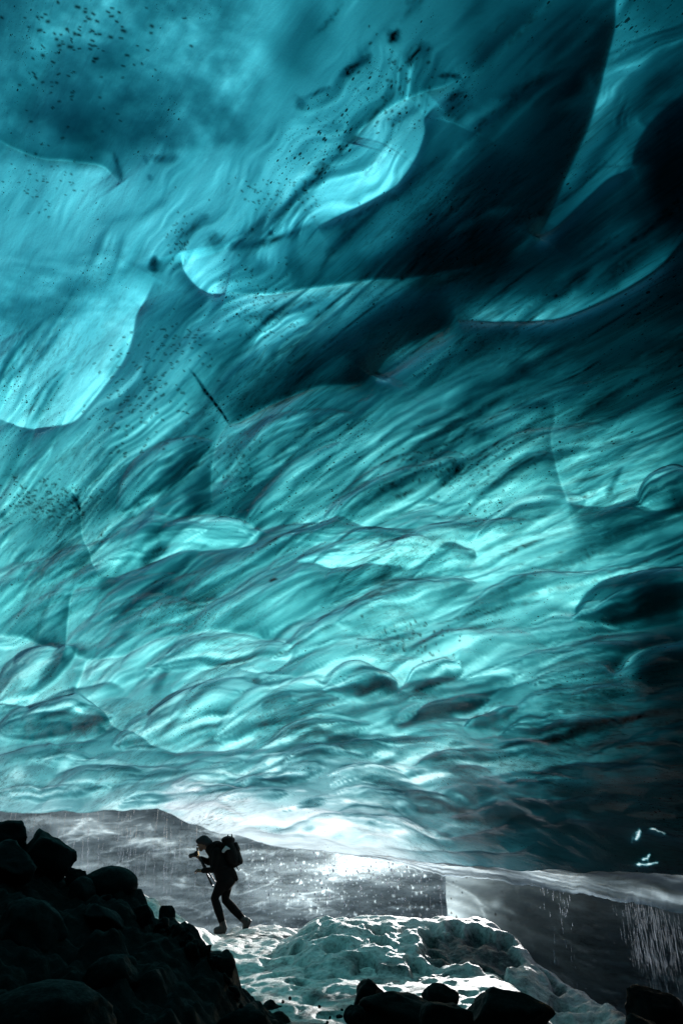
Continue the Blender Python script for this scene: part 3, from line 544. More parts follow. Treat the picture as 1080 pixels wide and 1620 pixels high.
def hfield(name, xs, ys, fn, mat):
    X, Y = np.meshgrid(xs, ys); Z, D = fn(X, Y)
    me = mesh_np(name, np.stack([X, Y, Z], -1).reshape(-1, 3), grid_quads(len(ys), len(xs)))
    attr(me, 'darkening', np.clip(D, 0, 1).ravel()); return link(name, me, mat)
def path_z(X, Y):
    ft = worley(X * 3.1 + .3 * fbm(X * 3, Y * 3, 2, 4), Y * 2.3, 19); z = .10 * fbm(X * .7, Y * .7, 4, 5) + .045 * fbm(X * 2.6, Y * 2.6, 3, 6) - .04 * (1 - sstep(.12, .36, ft[0])) * (ft[2] > .35) + .018 * fbm(X * 9, Y * 9, 3, 16)
    left = np.maximum(0, -X - 2.1 + .05 * (Y - 15)); z = z + 1.15 * (1 - np.exp(-.85 * left)) * sstep(9, 12, Y)
    z = z * sstep(.25, 1.1, np.hypot(X + 2.45, (Y - 15.5) * .8)) + .01; z = z - 1.7 * sstep(1.9, 3.6, X)
    z = z - 2.3 * sstep(15.9, 20, Y) - .9 * sstep(13.2, 16, Y) * sstep(0, 1, left) + .12 * np.abs(fbm(X * 1.4, Y * 1.4, 3, 8)) * sstep(10, 12, Y)
    D = .6 * sstep(.0, .4, fbm(X * .9, Y * .9, 5, 9)) + .35 * (1 - sstep(.1, .3, ft[0])) * (ft[2] > .5) + .55 * sstep(.15, .4, fbm(X * 5, Y * 5, 4, 29)) + .4 * (1 - sstep(7.6, 9.6, Y)) + .95 * sstep(1.9, 2.6, X) + .5 * sstep(.1, 1.4, left) * (.5 + fbm(X * 2, Y * 2, 4, 33))
    return z, D
o = hfield('snow_path', np.arange(-7, 2.7, .035), np.arange(2, 21, .035), path_z, M_SNOW); tag(o, kind='structure')

# snow mound with hollows and a dirty icy face
MS = np.array([(430, 1492, 13.4), (465, 1478, 13.3), (480, 1465, 13.2), (500, 1456, 13.2), (520, 1451, 13.2), (560, 1450, 13.2), (620, 1453, 13.2), (660, 1456, 13.2), (690, 1456, 13.2), (700, 1453, 13.2), (770, 1455, 13.2), (785, 1465, 13.0), (812, 1490, 12.5), (835, 1517, 12.0), (870, 1540, 11.6), (900, 1556, 11.2), (930, 1575, 10.8), (960, 1592, 10.4), (1000, 1625, 10.0), (1080, 1690, 9.6)])
mp = [at(*r) for r in MS]; mX = np.array([p.x for p in mp]); mZ = np.array([p.z for p in mp]); mY = MS[:, 2]
def mound_z(X, Y):
    zc = np.interp(X, mX, mZ); yc = np.interp(X, mX, mY)
    fr = np.clip((yc - Y) / (4.1 - 1.4 * sstep(1.5, 3.6, X)), 0, 1.3); bk = np.clip((Y - yc) / 1.6, 0, 1.5)
    zc0 = zc + .0
    prof = np.where(Y < yc, 1 - fr ** 2.0, 1 - bk ** 1.8)
    zb = np.minimum(-.25, zc - .9); z = zb + (zc - zb) * prof - .5 * np.maximum(0, fr - 1)
    side = sstep(-1.25, -.5, X)
    lump = worley(X * 2.6 + .4 * fbm(X * 2, Y * 2, 2, 1), Y * 1.9 + .4 * fbm(X * 2, Y * 2, 2, 2), 3)
    front = sstep(.02, .25, fr) * (1 - sstep(1.0, 1.2, fr))
    hol = (1 - sstep(.1, .5, lump[0])) * (lump[2] > .4)
    z = z - front * .28 * hol * sstep(-1.2, -.3, X) * (1 - sstep(2.6, 3.3, X)) + .09 * fbm(X * 2.4, Y * 2.4, 3, 15) + .03 * front * fbm(X * 8, Y * 8, 3, 25)
    cr = worley(X * 4.5, Y * 4.5, 13); z = z + sstep(2.2, 3.2, X) * front * .07 * (.5 - cr[0] ** 2)
    # dark hollow in the face
    a, b_ = ray(740, 1515); hx, hy = float(a) * 11.6, 11.6
    e = ((X - hx) / .82) ** 2 + ((Y - hy) / .85) ** 2 + .5 * fbm(X * 1.8, Y * 1.8, 4, 44)
    dk = 1 - sstep(.6, .95, e); z = z - .13 * dk
    strip = (1 - sstep(.0, .35, np.abs(Y - 10.6 + .5 * (X - .8) * .0 + .4 * fbm(X * 1.2, Y * .2, 3, 61)))) * sstep(-.2, .2, X) * (1 - sstep(1.2, 1.8, X))
    D = np.maximum(np.maximum(dk * .95, .85 * sstep(.2, .8, hol) * front), .8 * strip) * (1 - .0 * side)  # shade inside the small hollows painted in, beside the dirty ice
    D = np.maximum(D, .35 * sstep(.1, .6, fbm(X * 1.5, Y * 1.5, 4, 77)) * front)
    z = np.where(X < -1.0, z - (-.9 - X) * .6, z)
    return z, D
o = hfield('snow_mound', np.arange(-1.7, 6.2, .028), np.arange(8.0, 15.0, .028), mound_z, M_MOUND)
tag(o, 'pitted mound of snow with a dark dirty hollow in its face, right of the path', 'snow mound')

# rubble slope at the left
SL = np.array([(-250, 1290), (0, 1325), (60, 1350), (112, 1392), (140, 1405), (210, 1425), (245, 1452), (290, 1470), (318, 1490), (345, 1515), (358, 1540), (372, 1575), (425, 1625), (470, 1690)], float)
slp = [at(x, y, 8.2 - .9 * (y - 1300) / 320) for x, y in SL]; sX = np.array([p.x for p in slp]); sZ = np.array([p.z for p in slp])
def slope_z(X, Y):
    yc = 8.2 - .9 * (1.8 - np.interp(X, sX, sZ)) / 2.0
    zc = np.interp(X, sX, sZ)
    front = np.clip((yc - Y) / 5.0, 0, 1.2); bk = np.clip((Y - yc) / 2.2, 0, 2)
    z = -.35 + (zc + .3) * np.where(Y < yc, 1 - .75 * front, 1 - bk ** 1.3)
    c = worley(X * 2.3, Y * 2.3, 4); c2 = worley(X * 6, Y * 6, 14)
    c3 = worley(X * 13, Y * 13, 15); z = z + .22 * (.55 - c[0]) * (.4 + c[2]) + .10 * (.5 - c2[0]) + .04 * (.5 - c3[0]) + .06 * fbm(X * 4, Y * 4, 4, 3)
    return z, 0 * X
o = hfield('rubble_slope', np.arange(-9, -.2, .03), np.arange(2.2, 10.8, .03), slope_z, M_ROCK); tag(o, kind='structure')

# ------------------------------------------------------------------ boulders
def boulder_mesh(name, rad, seed, cuts=9, rough=.13, sub=4, round_=0.0):
    rnd = random.Random(seed); bm = bmesh.new(); bmesh.ops.create_icosphere(bm, subdivisions=sub, radius=1)
    planes = []
    for _ in range(cuts):
        n = Vector((rnd.gauss(0, 1), rnd.gauss(0, 1), rnd.gauss(0, 1))).normalized(); planes.append((n, rnd.uniform(.5, .86) + round_ * .35))
    off = Vector((seed * 1.7, seed * .3, seed * 2.9))
    for v in bm.verts:
        p = v.co.copy()
        for n, d in planes:
            e = p.dot(n) - d
            if e > 0: p -= n * e * .93
        p += v.co * (rough * mnoise.fractal(p * 1.6 + off, 1.0, 2.0, 5) + rough * .35 * mnoise.noise(p * 7 + off))
        v.co = Vector((p.x * rad[0], p.y * rad[1], p.z * rad[2]))
    return bm_mesh(name, bm)
def boulder(px, py, Y, rad_px, seed, label, group=None, mat=M_ROCK, cuts=9, rot=0, round_=0, tilt=0, rough=.10, sub=4):
    s = Y / F / 1.0
    me = boulder_mesh('boulder', (rad_px[0] * s, (rad_px[2] if len(rad_px) > 2 else .5 * (rad_px[0] + rad_px[1])) * s, rad_px[1] * s), seed, cuts, rough, sub, round_)
    o = link('boulder', me, mat, loc=at(px, py, Y)); o.rotation_euler = (0, tilt, rot); tag(o, label, 'boulder', group); return o
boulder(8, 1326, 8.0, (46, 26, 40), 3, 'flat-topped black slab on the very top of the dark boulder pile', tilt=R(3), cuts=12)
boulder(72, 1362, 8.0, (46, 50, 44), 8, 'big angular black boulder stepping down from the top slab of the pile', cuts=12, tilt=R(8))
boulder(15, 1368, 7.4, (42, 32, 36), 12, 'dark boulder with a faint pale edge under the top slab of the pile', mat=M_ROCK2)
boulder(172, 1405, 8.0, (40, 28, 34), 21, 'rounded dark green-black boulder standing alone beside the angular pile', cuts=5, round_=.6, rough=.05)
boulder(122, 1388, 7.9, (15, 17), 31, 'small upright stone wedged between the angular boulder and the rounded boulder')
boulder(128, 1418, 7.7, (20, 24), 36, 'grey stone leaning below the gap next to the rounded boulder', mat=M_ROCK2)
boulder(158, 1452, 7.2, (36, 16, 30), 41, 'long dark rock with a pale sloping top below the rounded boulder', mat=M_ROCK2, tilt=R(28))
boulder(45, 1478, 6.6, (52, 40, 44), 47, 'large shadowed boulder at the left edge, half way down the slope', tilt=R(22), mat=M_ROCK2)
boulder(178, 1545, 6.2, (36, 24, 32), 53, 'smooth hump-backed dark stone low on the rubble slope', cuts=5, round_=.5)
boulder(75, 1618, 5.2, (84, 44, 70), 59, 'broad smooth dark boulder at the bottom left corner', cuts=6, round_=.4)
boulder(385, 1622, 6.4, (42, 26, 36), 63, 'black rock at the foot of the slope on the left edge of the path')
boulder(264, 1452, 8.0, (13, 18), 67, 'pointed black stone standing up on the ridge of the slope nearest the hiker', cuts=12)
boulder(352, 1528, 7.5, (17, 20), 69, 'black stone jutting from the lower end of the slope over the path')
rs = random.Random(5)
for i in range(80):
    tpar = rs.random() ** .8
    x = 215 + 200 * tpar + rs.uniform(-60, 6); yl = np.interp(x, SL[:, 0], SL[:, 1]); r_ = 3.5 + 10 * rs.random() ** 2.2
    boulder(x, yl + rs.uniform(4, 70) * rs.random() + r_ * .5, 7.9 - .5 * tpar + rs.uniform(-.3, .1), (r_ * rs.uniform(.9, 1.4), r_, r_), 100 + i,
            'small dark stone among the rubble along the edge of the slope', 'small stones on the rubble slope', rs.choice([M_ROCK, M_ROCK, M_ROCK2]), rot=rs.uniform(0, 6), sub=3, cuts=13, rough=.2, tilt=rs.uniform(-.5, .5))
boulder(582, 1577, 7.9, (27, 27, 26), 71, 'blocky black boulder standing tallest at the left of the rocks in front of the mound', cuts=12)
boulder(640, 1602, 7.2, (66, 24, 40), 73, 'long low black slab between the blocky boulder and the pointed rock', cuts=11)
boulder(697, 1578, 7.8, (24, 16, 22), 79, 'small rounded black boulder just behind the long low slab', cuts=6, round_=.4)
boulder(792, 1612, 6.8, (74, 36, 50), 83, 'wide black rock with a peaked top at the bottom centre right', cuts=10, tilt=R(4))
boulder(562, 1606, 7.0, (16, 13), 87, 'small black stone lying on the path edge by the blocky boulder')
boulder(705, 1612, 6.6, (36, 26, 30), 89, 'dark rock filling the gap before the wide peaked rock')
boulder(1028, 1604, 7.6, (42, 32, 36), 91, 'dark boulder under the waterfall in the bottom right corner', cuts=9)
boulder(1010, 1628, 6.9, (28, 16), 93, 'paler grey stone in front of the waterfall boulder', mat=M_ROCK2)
for i in range(9):
    x = rs.uniform(440, 560); y = rs.uniform(1575, 1622)
    a, b_ = ray(x, y); Y = -1.5 / float(b_)
    boulder(x, y, Y, (rs.uniform(2, 5), rs.uniform(1.5, 3)), 200 + i, 'pebble strewn on the near end of the snow path', 'pebbles on the snow path', M_ROCK, sub=2)

# ------------------------------------------------------------------ ice walls beyond the mouth
def wall_slab(name, pts, ztop, zbot, tau_fn, absorb, sig, tint_fn, label, dx=.03, relief=.12, seed=1, gloss=.6):
    """curved ice wall: pts (x,y) plan line seen from the cave, thickness grows away from the camera along the sun"""
    p = np.array(pts, float); seg = np.r_[0, np.cumsum(np.hypot(*np.diff(p, axis=0).T))]
    s = np.arange(0, seg[-1], dx); xs = np.interp(s, seg, p[:, 0]); ys = np.interp(s, seg, p[:, 1])
    zt = np.interp(xs, [a for a, _ in ztop], [b for _, b in ztop]) + .12 * fbm(s * .7, s * 0, 4, seed + 20)
    zs = np.linspace(0, 1, int((zt.max() - zbot) / dx)); X, T_ = np.meshgrid(xs, zs); Z = zbot + (zt[None, :] - zbot) * T_; Y, _ = np.meshgrid(ys, zs); Sg, _ = np.meshgrid(s, zs)
    X = X + .07 * fbm(Z * 1.7, Z * 0, 3, seed + 7); rel = relief * (fbm(Sg * .8, Z * 2.2, 4, seed) + .5 * fbm(Sg * 2.2, Z * 9, 4, seed + 3))
    Yd = Y + rel
    n_ = X.size; front = np.stack([X, Yd, Z], -1).reshape(-1, 3)
    # picture coordinates are only used to read the thickness map for this wall
    tau = np.clip(tau_fn(X, Yd, Z, Sg), .03, 7)
    back = front + SD[None, :] * (tau / sig).reshape(-1, 1)
    r_, c_ = X.shape; q = [grid_quads(r_, c_), grid_quads(r_, c_, True, n_)]
    idx = np.arange(n_).reshape(r_, c_); loop = np.concatenate([idx[0, :], idx[1:, -1], idx[-1, -2::-1], idx[-2:0:-1, 0]]); nx_ = np.roll(loop, -1)
    q.append(np.stack([nx_, loop, loop + n_, nx_ + n_], 1))
    me = mesh_np(name, np.concatenate([front, back]), np.concatenate(q))
    attr(me, 'upper', np.concatenate([np.zeros(n_), np.ones(n_)])); attr(me, 'sediment', np.zeros(2 * n_))
    t4 = np.ones((2 * n_, 4)); t4[:n_, :3] = tint_fn(X, Yd, Z, Sg).reshape(-1, 3); attr(me, 'ice_tint', t4, 'FLOAT_COLOR')
    return tag(link(name, me, ice_material(name + '_ice', absorb, sig / (1 - absorb[1]), 'ice_tint', .35, gloss, False)), label, 'ice wall')
def project(X, Y, Z):
    dy = Z - CAMZ; fwd = Y * math.cos(PITCH) + dy * math.sin(PITCH); up_ = -Y * math.sin(PITCH) + dy * math.cos(PITCH)
    return 540 + F * X / fwd, 810 - F * up_ / fwd
def tau_far(X, Y, Z, Sg):
    u, v = project(X, Y, Z)
    t = 1.75 + .8 * fbm(Sg * .4 + .5 * Z, Z * 2.5 - .3 * Sg, 5, 41) + .9 * fbm(Sg * .9 + Z * .6, Z * 6 - Sg * .5, 4, 42)
    t -= 2.2 * np.exp(-((u - 578) / 85) ** 2 - ((v - 1360) / 40) ** 2)  # bright glare on the wall, shaped as a thin spot
    t -= .5 * np.exp(-((u - 480) / 120) ** 2 - ((v - 1400) / 40) ** 2)
    t += .35 * sstep(1400, 1460, v) + .35 * sstep(640, 690, u) * sstep(1360, 1385, v)
    wz = fbm(Sg * .45 + .8 * Z, Z * 2.2 - .5 * Sg + .6 * fbm(Sg * .7, Z * 1.5, 3, 12), 4, 45); t += .3 - 1.0 * np.clip(1 - np.abs(wz) * 9, 0, 1) * (fbm(Sg * .6, Z, 3, 46) > -.1) + .6 * sstep(-.1, .4, fbm(Sg * .35, Z * 1.4 + .2 * Sg, 3, 49))
    for fq, sd in ((4.2, 66), (8.5, 67)):
        c = worley(Sg * fq + .3 * fbm(Sg * 9, Z * 9, 2, 5), Z * fq * .8, sd); t -= 1.9 * (1 - sstep(.05, .26, c[0])) * (c[2] > .74) * sstep(340, 460, u + 60 * fbm(Sg, Z, 2, 8))  # sparkle on the wall, put in as scattered thin spots
    return t
grey = lambda X, Y, Z, S_: np.ones(X.shape + (3,)) * np.array([.72, .90, .97])
x705 = at(705, 1420, 24).x
wall_slab('ice_wall', [(-19, 25), (-11, 26), (-5, 26.5), (0, 26), (x705, 24)], [(-9, 3.2), (-6, 3.0), (-4, 2.2), (-1, 1.8), (4, 1.5)], -2.6, tau_far, (.0, .05, .09), 9.0, grey,
          'far grey translucent ice wall with wavy bands behind the hiker', seed=5)
def tau_near(X, Y, Z, Sg):
    u, v = project(X, Y, Z)
    t = 1.7 + 2.3 * sstep(730, 840, u) + 1.2 * fbm(Sg * .35, Z * 5 + .9 * Sg, 4, 59) - .9 * np.clip(1 - np.abs(fbm(Sg * .5, Z * 1.8 + .5 * Sg, 4, 58)) * 8, 0, 1) + 1.3 * sstep(850, 1000, u) + .9 * sstep(1420, 1540, v) + .9 * fbm(Sg * .6, Z * 2.2 + Sg * .4, 5, 48) * sstep(720, 800, u)
    t -= .6 * np.exp(-((u - 715) / 20) ** 2); t -= 1.2 * np.exp(-((u - 785) / 10) ** 2 - ((v - 1428) / 9) ** 2)
    return t
pA, pB, pC = at(704, 1420, 17.5), at(800, 1450, 16.3), at(960, 1480, 14.0)
wall_slab('ice_wall', [(pA.x, 17.5), (pB.x, 16.3), (pC.x, 14.0), (6.8, 11.5), (7.6, 8.0)], [(2, 1.15), (4, .95), (5.5, .75), (7, .8)], -2.6, tau_near, (.0, .04, .06), 9.0, grey,
          'nearer dark smooth ice wall at the right behind the waterfall', seed=9)

# ------------------------------------------------------------------ ice shelf (right lip of the roof)
SH = [(560, 1352, 1353, 16.5), (620, 1354, 1364, 15.6), (660, 1354, 1374, 14.9), (700, 1354, 1386, 14.2), (760, 1361, 1392, 13.2), (840, 1372, 1398, 12.0), (900, 1374, 1413, 11.2), (960, 1369, 1421, 10.6), (1030, 1363, 1434, 9.9), (1090, 1356, 1452, 9.4), (1200, 1350, 1480, 8.8), (1400, 1340, 1540, 8.0)]
SHn = np.array(SH, float); us = np.arange(560, 1400, 2.0); tp = np.interp(us, SHn[:, 0], SHn[:, 1]); tp = tp - 8 * sstep(690, 760, us) * (1 - sstep(800, 900, us)) + 4 * fbm(us / 45, us * 0, 3, 31); bt = np.interp(us, SHn[:, 0], SHn[:, 2]); yy = np.interp(us, SHn[:, 0], SHn[:, 3])
bt = bt + 5.5 * fbm(us / 60, us * 0, 3, 4) * sstep(640, 760, us) + 3 * fbm(us / 22, us * 0, 3, 5) + 1.2 * fbm(us / 5, us * 0, 2, 6)
K = 46; tq = np.linspace(0, 1, K)[:, None]; US = us[None, :] + 0 * tq
PV = tp[None, :] + (bt - tp)[None, :] * tq ** 1.1
a, b_ = ray(US, PV); bulge = .55 * np.cos(tq * math.pi * .62) ** 2 * 0 + .14 * (1 - tq) ** 2.2
Yk = yy[None, :] + bulge + .16 * fbm(US / 110 + tq * .6, tq * 3 - US / 160, 3, 12) + .012 * fbm(US / 20, tq * 9 - US / 60, 3, 14)
FR = np.stack([a * Yk, Yk, CAMZ + b_ * Yk], -1)
tau = 1.15 + 3.0 * fbm(US / 190 + .5 * tq, tq * 4.5 - US / 110 + .5 * fbm(US / 60, tq * 2, 2, 4), 3, 15) + 1.1 * fbm(US / 110, tq * 11 - US / 60, 3, 16) + 1.9 * sstep(780, 1000, US) - .9 * (tq ** 5) * sstep(800, 850, US) * (1 - sstep(985, 1030, US)) - .3 * (1 - sstep(600, 760, US)) + .6 * (1 - sstep(0, .25, tq)) * sstep(820, 950, US) - .6 * (1 - sstep(640, 860, US)) * (1 - .6 * tq)
tau = np.clip(tau, .05, 4); BK = FR + SD[None, None, :] * (tau / 9.0)[..., None]
r_, c_ = US.shape; n_ = r_ * c_; idx = np.arange(n_).reshape(r_, c_)
loop = np.concatenate([idx[0, :], idx[1:, -1], idx[-1, -2::-1], idx[-2:0:-1, 0]]); nx_ = np.roll(loop, -1)
me = mesh_np('ice_shelf', np.concatenate([FR.reshape(-1, 3), BK.reshape(-1, 3)]), np.concatenate([grid_quads(r_, c_, True), grid_quads(r_, c_, False, n_), np.stack([loop, nx_, nx_ + n_, loop + n_], 1)]))
attr(me, 'upper', np.r_[np.zeros(n_), np.ones(n_)]); attr(me, 'sediment', np.zeros(2 * n_))
t4 = np.ones((2 * n_, 4)); t4[:, :3] = (.60, .74, .82); attr(me, 'ice_tint', t4, 'FLOAT_COLOR')
tag(link('ice_shelf', me, ice_material('shelf_ice', (.0, .05, .08), 9.0 / .95, 'ice_tint', .35, .9, False)), 'pale wavy ice shelf jutting out along the right edge of the cave mouth', 'ice shelf')

# ------------------------------------------------------------------ the rest of the cave around and behind the viewer
gx_ = np.arange(-22, 20.1, .5); gy_ = np.arange(-12, 19.1, .5); X, Y = np.meshgrid(gx_, gy_)
r_ = np.log1p(np.exp(X * 2)) / 2
ceilz = np.minimum(CAMZ + 6.3 - .325 * np.maximum(Y, 1.5) - .75 * r_, 8) + 1.5
ceilz = np.maximum(ceilz - .02 * np.maximum(0, -Y) ** 2 - .012 * np.maximum(0, -X - 6) ** 2, -2.6)
ceilz = np.maximum(ceilz, -2.6) + .2 * fbm(X * .4, Y * .4, 3, 2)
ang_in = (Y > 2.0) & (np.abs(X) < .95 * Y + 1.6) 
ok = ~ang_in
vid = np.arange(X.size).reshape(X.shape); qs = grid_quads(*X.shape, False)
okf = ok.ravel()[qs].any(1) & (Y.ravel()[qs].max(1) < 17.5)
me = mesh_np('cave_vault', np.stack([X, Y, ceilz], -1).reshape(-1, 3), qs[okf]); tag(link('cave_vault', me, M_DARKICE), kind='structure')
# side and rear walls
plan = [(-16, 18), (-15, 12), (-12, 6), (-9.5, 0), (-7, -6), (0, -9), (7, -6), (9.5, 0), (10.5, 6), (9.5, 10)]
pl = catmull(plan, 8); zz = np.linspace(-2.6, 9, 24); A = np.zeros((24, len(pl), 3))
for i_, z_ in enumerate(zz):
    sc = 1 - .035 * max(0, z_ - 3); A[i_, :, 0] = pl[:, 0] * sc; A[i_, :, 1] = pl[:, 1]; A[i_, :, 2] = z_
A[..., 0] += .4 * fbm(A[..., 1] * .5, A[..., 2] * .5, 3, 6)
me = mesh_np('cave_side', A.reshape(-1, 3), grid_quads(24, len(pl))); tag(link('cave_side', me, M_DARKICE), kind='structure')

# ------------------------------------------------------------------ falling water
m = NT('falling_water'); tr = m.n('BsdfTranslucent', Color=(.92, .95, 1, 1)); gl = m.n('BsdfGlossy', Color=(.8, .9, 1, 1), Roughness=.08); df = m.n('BsdfDiffuse', Color=(.85, .9, .95, 1))
m.surf(m.n('MixShader', i0=.35, i1=m.n('MixShader', i0=.4, i1=tr.outputs[0], i2=df.outputs[0]).outputs[0], i2=gl.outputs[0]).outputs[0])
M_WATER = m.m
def drops(name, items):
    """each item: (x, y, z_mid, radius, half length): a drop drawn out as it falls"""
    n_ = len(items); it = np.array(items); rings = [(-1, .0), (-.6, .75), (0, 1), (.55, .7), (1, 0.0)]; k = 5
    ang = np.arange(k) / k * 2 * math.pi; V = np.zeros((n_, len(rings), k, 3))
    for j, (a, r) in enumerate(rings):
        V[:, j, :, 0] = it[:, 0:1] + it[:, 3:4] * max(r, .02) * np.cos(ang); V[:, j, :, 1] = it[:, 1:2] + it[:, 3:4] * max(r, .02) * np.sin(ang)
        V[:, j, :, 2] = it[:, 2:3] + a * it[:, 4:5]
    base = np.arange(n_)[:, None, None] * len(rings) * k; J, I = np.meshgrid(np.arange(len(rings) - 1), np.arange(k), indexing='ij')
    a = J * k + I; b = J * k + (I + 1) % k
    q = np.stack([a, b, b + k, a + k], -1).reshape(1, -1, 4) + base
    return mesh_np(name, V.reshape(-1, 3), q.reshape(-1, 4))
it = []
for _ in range(420):                                   # curtain of drips along the far lip
    u = rs.uniform(-30, 470) if rs.random() < .75 else rs.uniform(380, 700); Y = rs.uniform(19.0, 20.6); vtop = np.interp(u, LIP[:, 0], LIP[:, 1])
    v = vtop + (1485 - vtop) * rs.random(); p = at(u, v, Y); L = rs.uniform(.04, .20) if rs.random() < .8 else rs.uniform(.2, .5)
    it.append((p.x, p.y, p.z, rs.uniform(.002, .0055), L))
for _ in range(34):                                    # steady threads
    u = rs.choice([95, 130, 150, 215, 300, 405, 200, 60, 270]) * .97 + rs.gauss(0, 9); Y = rs.uniform(18.3, 19.5)
    for kq in range(9):
        v = 1290 + 20 * kq + rs.uniform(-8, 8); p = at(u, v, Y); it.append((p.x, p.y, p.z, rs.uniform(.002, .0045), rs.uniform(.04, .16)))
for _ in range(560):                                   # glittering spatter before the wall
    u = rs.gauss(560, 95); v = rs.uniform(1345, 1470); p = at(u, v, rs.uniform(18.5, 20.2)); r1 = rs.uniform(.008, .034) * rs.random() ** .8; it.append((p.x, p.y, p.z, r1, r1 * rs.uniform(.8, 2)))
tag(link('water_drips', drops('water_drips', it), M_WATER), kind='stuff', label='bright drips of melt water falling across the cave mouth', cat='water')
it = []
for _ in range(1300):                                   # the waterfall off the shelf
    u0 = rs.gauss(1012, 17) if rs.random() < .6 else rs.uniform(985, 1085); v0 = np.interp(u0, SHn[:, 0], SHn[:, 2]); Y = np.interp(u0, SHn[:, 0], SHn[:, 3]) + .35 + rs.gauss(0, .12)
    p = at(u0, v0, Y); fall = rs.random(); z = p.z - fall * 2.4; sp = (.05 + .22 * fall) * rs.gauss(0, 1)
    it.append((p.x + .10 * fall ** .5 + sp * .7, p.y + sp * .4, z, rs.uniform(.0005, .0017), rs.uniform(.02, .20) * rs.random() + .01))
tag(link('waterfall', drops('waterfall', it), M_WATER), 'thin waterfall of melt water pouring off the ice shelf at the right', 'waterfall', kind='stuff')
it = []
for _ in range(60):
    u0 = rs.choice([884, 878, 892, 860]) + rs.gauss(0, 4); Y = 12.1; p = at(u0, 1405, Y); fall = rs.random() ** 1.3
    it.append((p.x + .05 * fall, Y + rs.gauss(0, .05), p.z - fall * 1.5, rs.uniform(.002, .005), rs.uniform(.01, .07)))
tag(link('water_trickle', drops('water_trickle', it), M_WATER), 'sparse trickle dripping from the white edge of the shelf, left of the waterfall', 'water', kind='stuff')

# ------------------------------------------------------------------ the hiker
PY0 = 15.5
def pp(px, py, off=0): return at(px, py, PY0 + off)
def tube(bm, pts, rads, seg=10, flat=1.0):
    """tapered tube with rounded ends along pts"""
    pts = [Vector(p) for p in pts]; rings = []; n_ = len(pts)
    for i_ in range(n_):
        d = (pts[min(i_ + 1, n_ - 1)] - pts[max(i_ - 1, 0)]).normalized()
        s_ = d.cross(Vector((0, 1, 0))); s_ = s_.normalized() if s_.length > .1 else Vector((1, 0, 0)); t_ = d.cross(s_).normalized()
        if i_ == 0: rings.append((pts[0] - d * rads[0] * .7, d, s_, t_, rads[0] * .55))
        rings.append((pts[i_], d, s_, t_, rads[i_]))
        if i_ == n_ - 1: rings.append((pts[-1] + d * rads[-1] * .7, d, s_, t_, rads[-1] * .55))
    vs = [[bm.verts.new(c + (s_ * math.cos(a) + t_ * math.sin(a) * flat) * r_) for a in [2 * math.pi * k / seg for k in range(seg)]] for c, d, s_, t_, r_ in rings]
    for r0, r1 in zip(vs, vs[1:]):
        for k in range(seg): bm.faces.new((r0[k], r0[(k + 1) % seg], r1[(k + 1) % seg], r1[k]))
    bm.faces.new(list(reversed(vs[0]))); bm.faces.new(vs[-1])
def ball(bm, c, r, sc=(1, 1, 1)):
    bmesh.ops.create_uvsphere(bm, u_segments=16, v_segments=12, radius=1, matrix=Matrix.Translation(c) @ Matrix.Diagonal((r * sc[0], r * sc[1], r * sc[2], 1)))
def fused(name, bm, vox, mat, parent, base, smooth_it=4):
    bmesh.ops.recalc_face_normals(bm, faces=bm.faces)
    me = bpy.data.meshes.new(name + '_raw'); bm.to_mesh(me); bm.free()
    t = bpy.data.objects.new('tmp', me); COL.objects.link(t)
    md = t.modifiers.new('r', 'REMESH'); md.mode = 'VOXEL'; md.voxel_size = vox; md.use_smooth_shade = True
    ms = t.modifiers.new('s', 'SMOOTH'); ms.iterations = smooth_it; ms.factor = .5
    dg = bpy.context.evaluated_depsgraph_get(); m2 = bpy.data.meshes.new_from_object(t.evaluated_get(dg)); m2.name = name
    bpy.data.objects.remove(t); bpy.data.meshes.remove(me)
    for p in m2.polygons: p.use_smooth = True
    m2.transform(Matrix.Translation(-Vector(base))); m2.materials.clear()
    return link(name, m2, mat, parent)
def plainmat(name, col, rough=.7, bump=0.004, scale=60, metal=0):
    m = NT(name); v = m.vec((1, 1, 1)); n = m.noise(v, scale, 4, .6); c = m.mix(n, (*[x * .75 for x in col], 1), (*[x * 1.2 for x in col], 1))
    b = m.n('Bump', Strength=.5, Distance=1.0, Height=m.math('MULTIPLY', n, bump)).outputs[0]
    p = m.n('BsdfPrincipled', Base_Color=c, Roughness=rough, Normal=b, Metallic=metal); p.inputs['Specular IOR Level'].default_value = .1 if rough > .55 else .4
    m.surf(p.outputs[0]); return m.m
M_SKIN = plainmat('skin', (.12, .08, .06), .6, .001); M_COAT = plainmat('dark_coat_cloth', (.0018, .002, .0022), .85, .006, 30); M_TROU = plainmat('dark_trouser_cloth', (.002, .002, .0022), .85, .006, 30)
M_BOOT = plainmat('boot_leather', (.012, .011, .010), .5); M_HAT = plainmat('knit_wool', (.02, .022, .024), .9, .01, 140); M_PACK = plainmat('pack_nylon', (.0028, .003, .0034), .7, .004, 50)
M_PALE = plainmat('pale_pack_panel', (.30, .33, .35), .6); M_METAL = plainmat('black_anodised_metal', (.02, .02, .022), .35, .0005, 40, .6); M_GLASS = plainmat('lens_glass', (.02, .025, .03), .05, 0)
foot = pp(350, 1473); foot.y = PY0
hk = empty('person', foot); tag(hk, 'photographer in dark jacket, trousers and beanie striding left with a pack, bent over a camera', 'person')
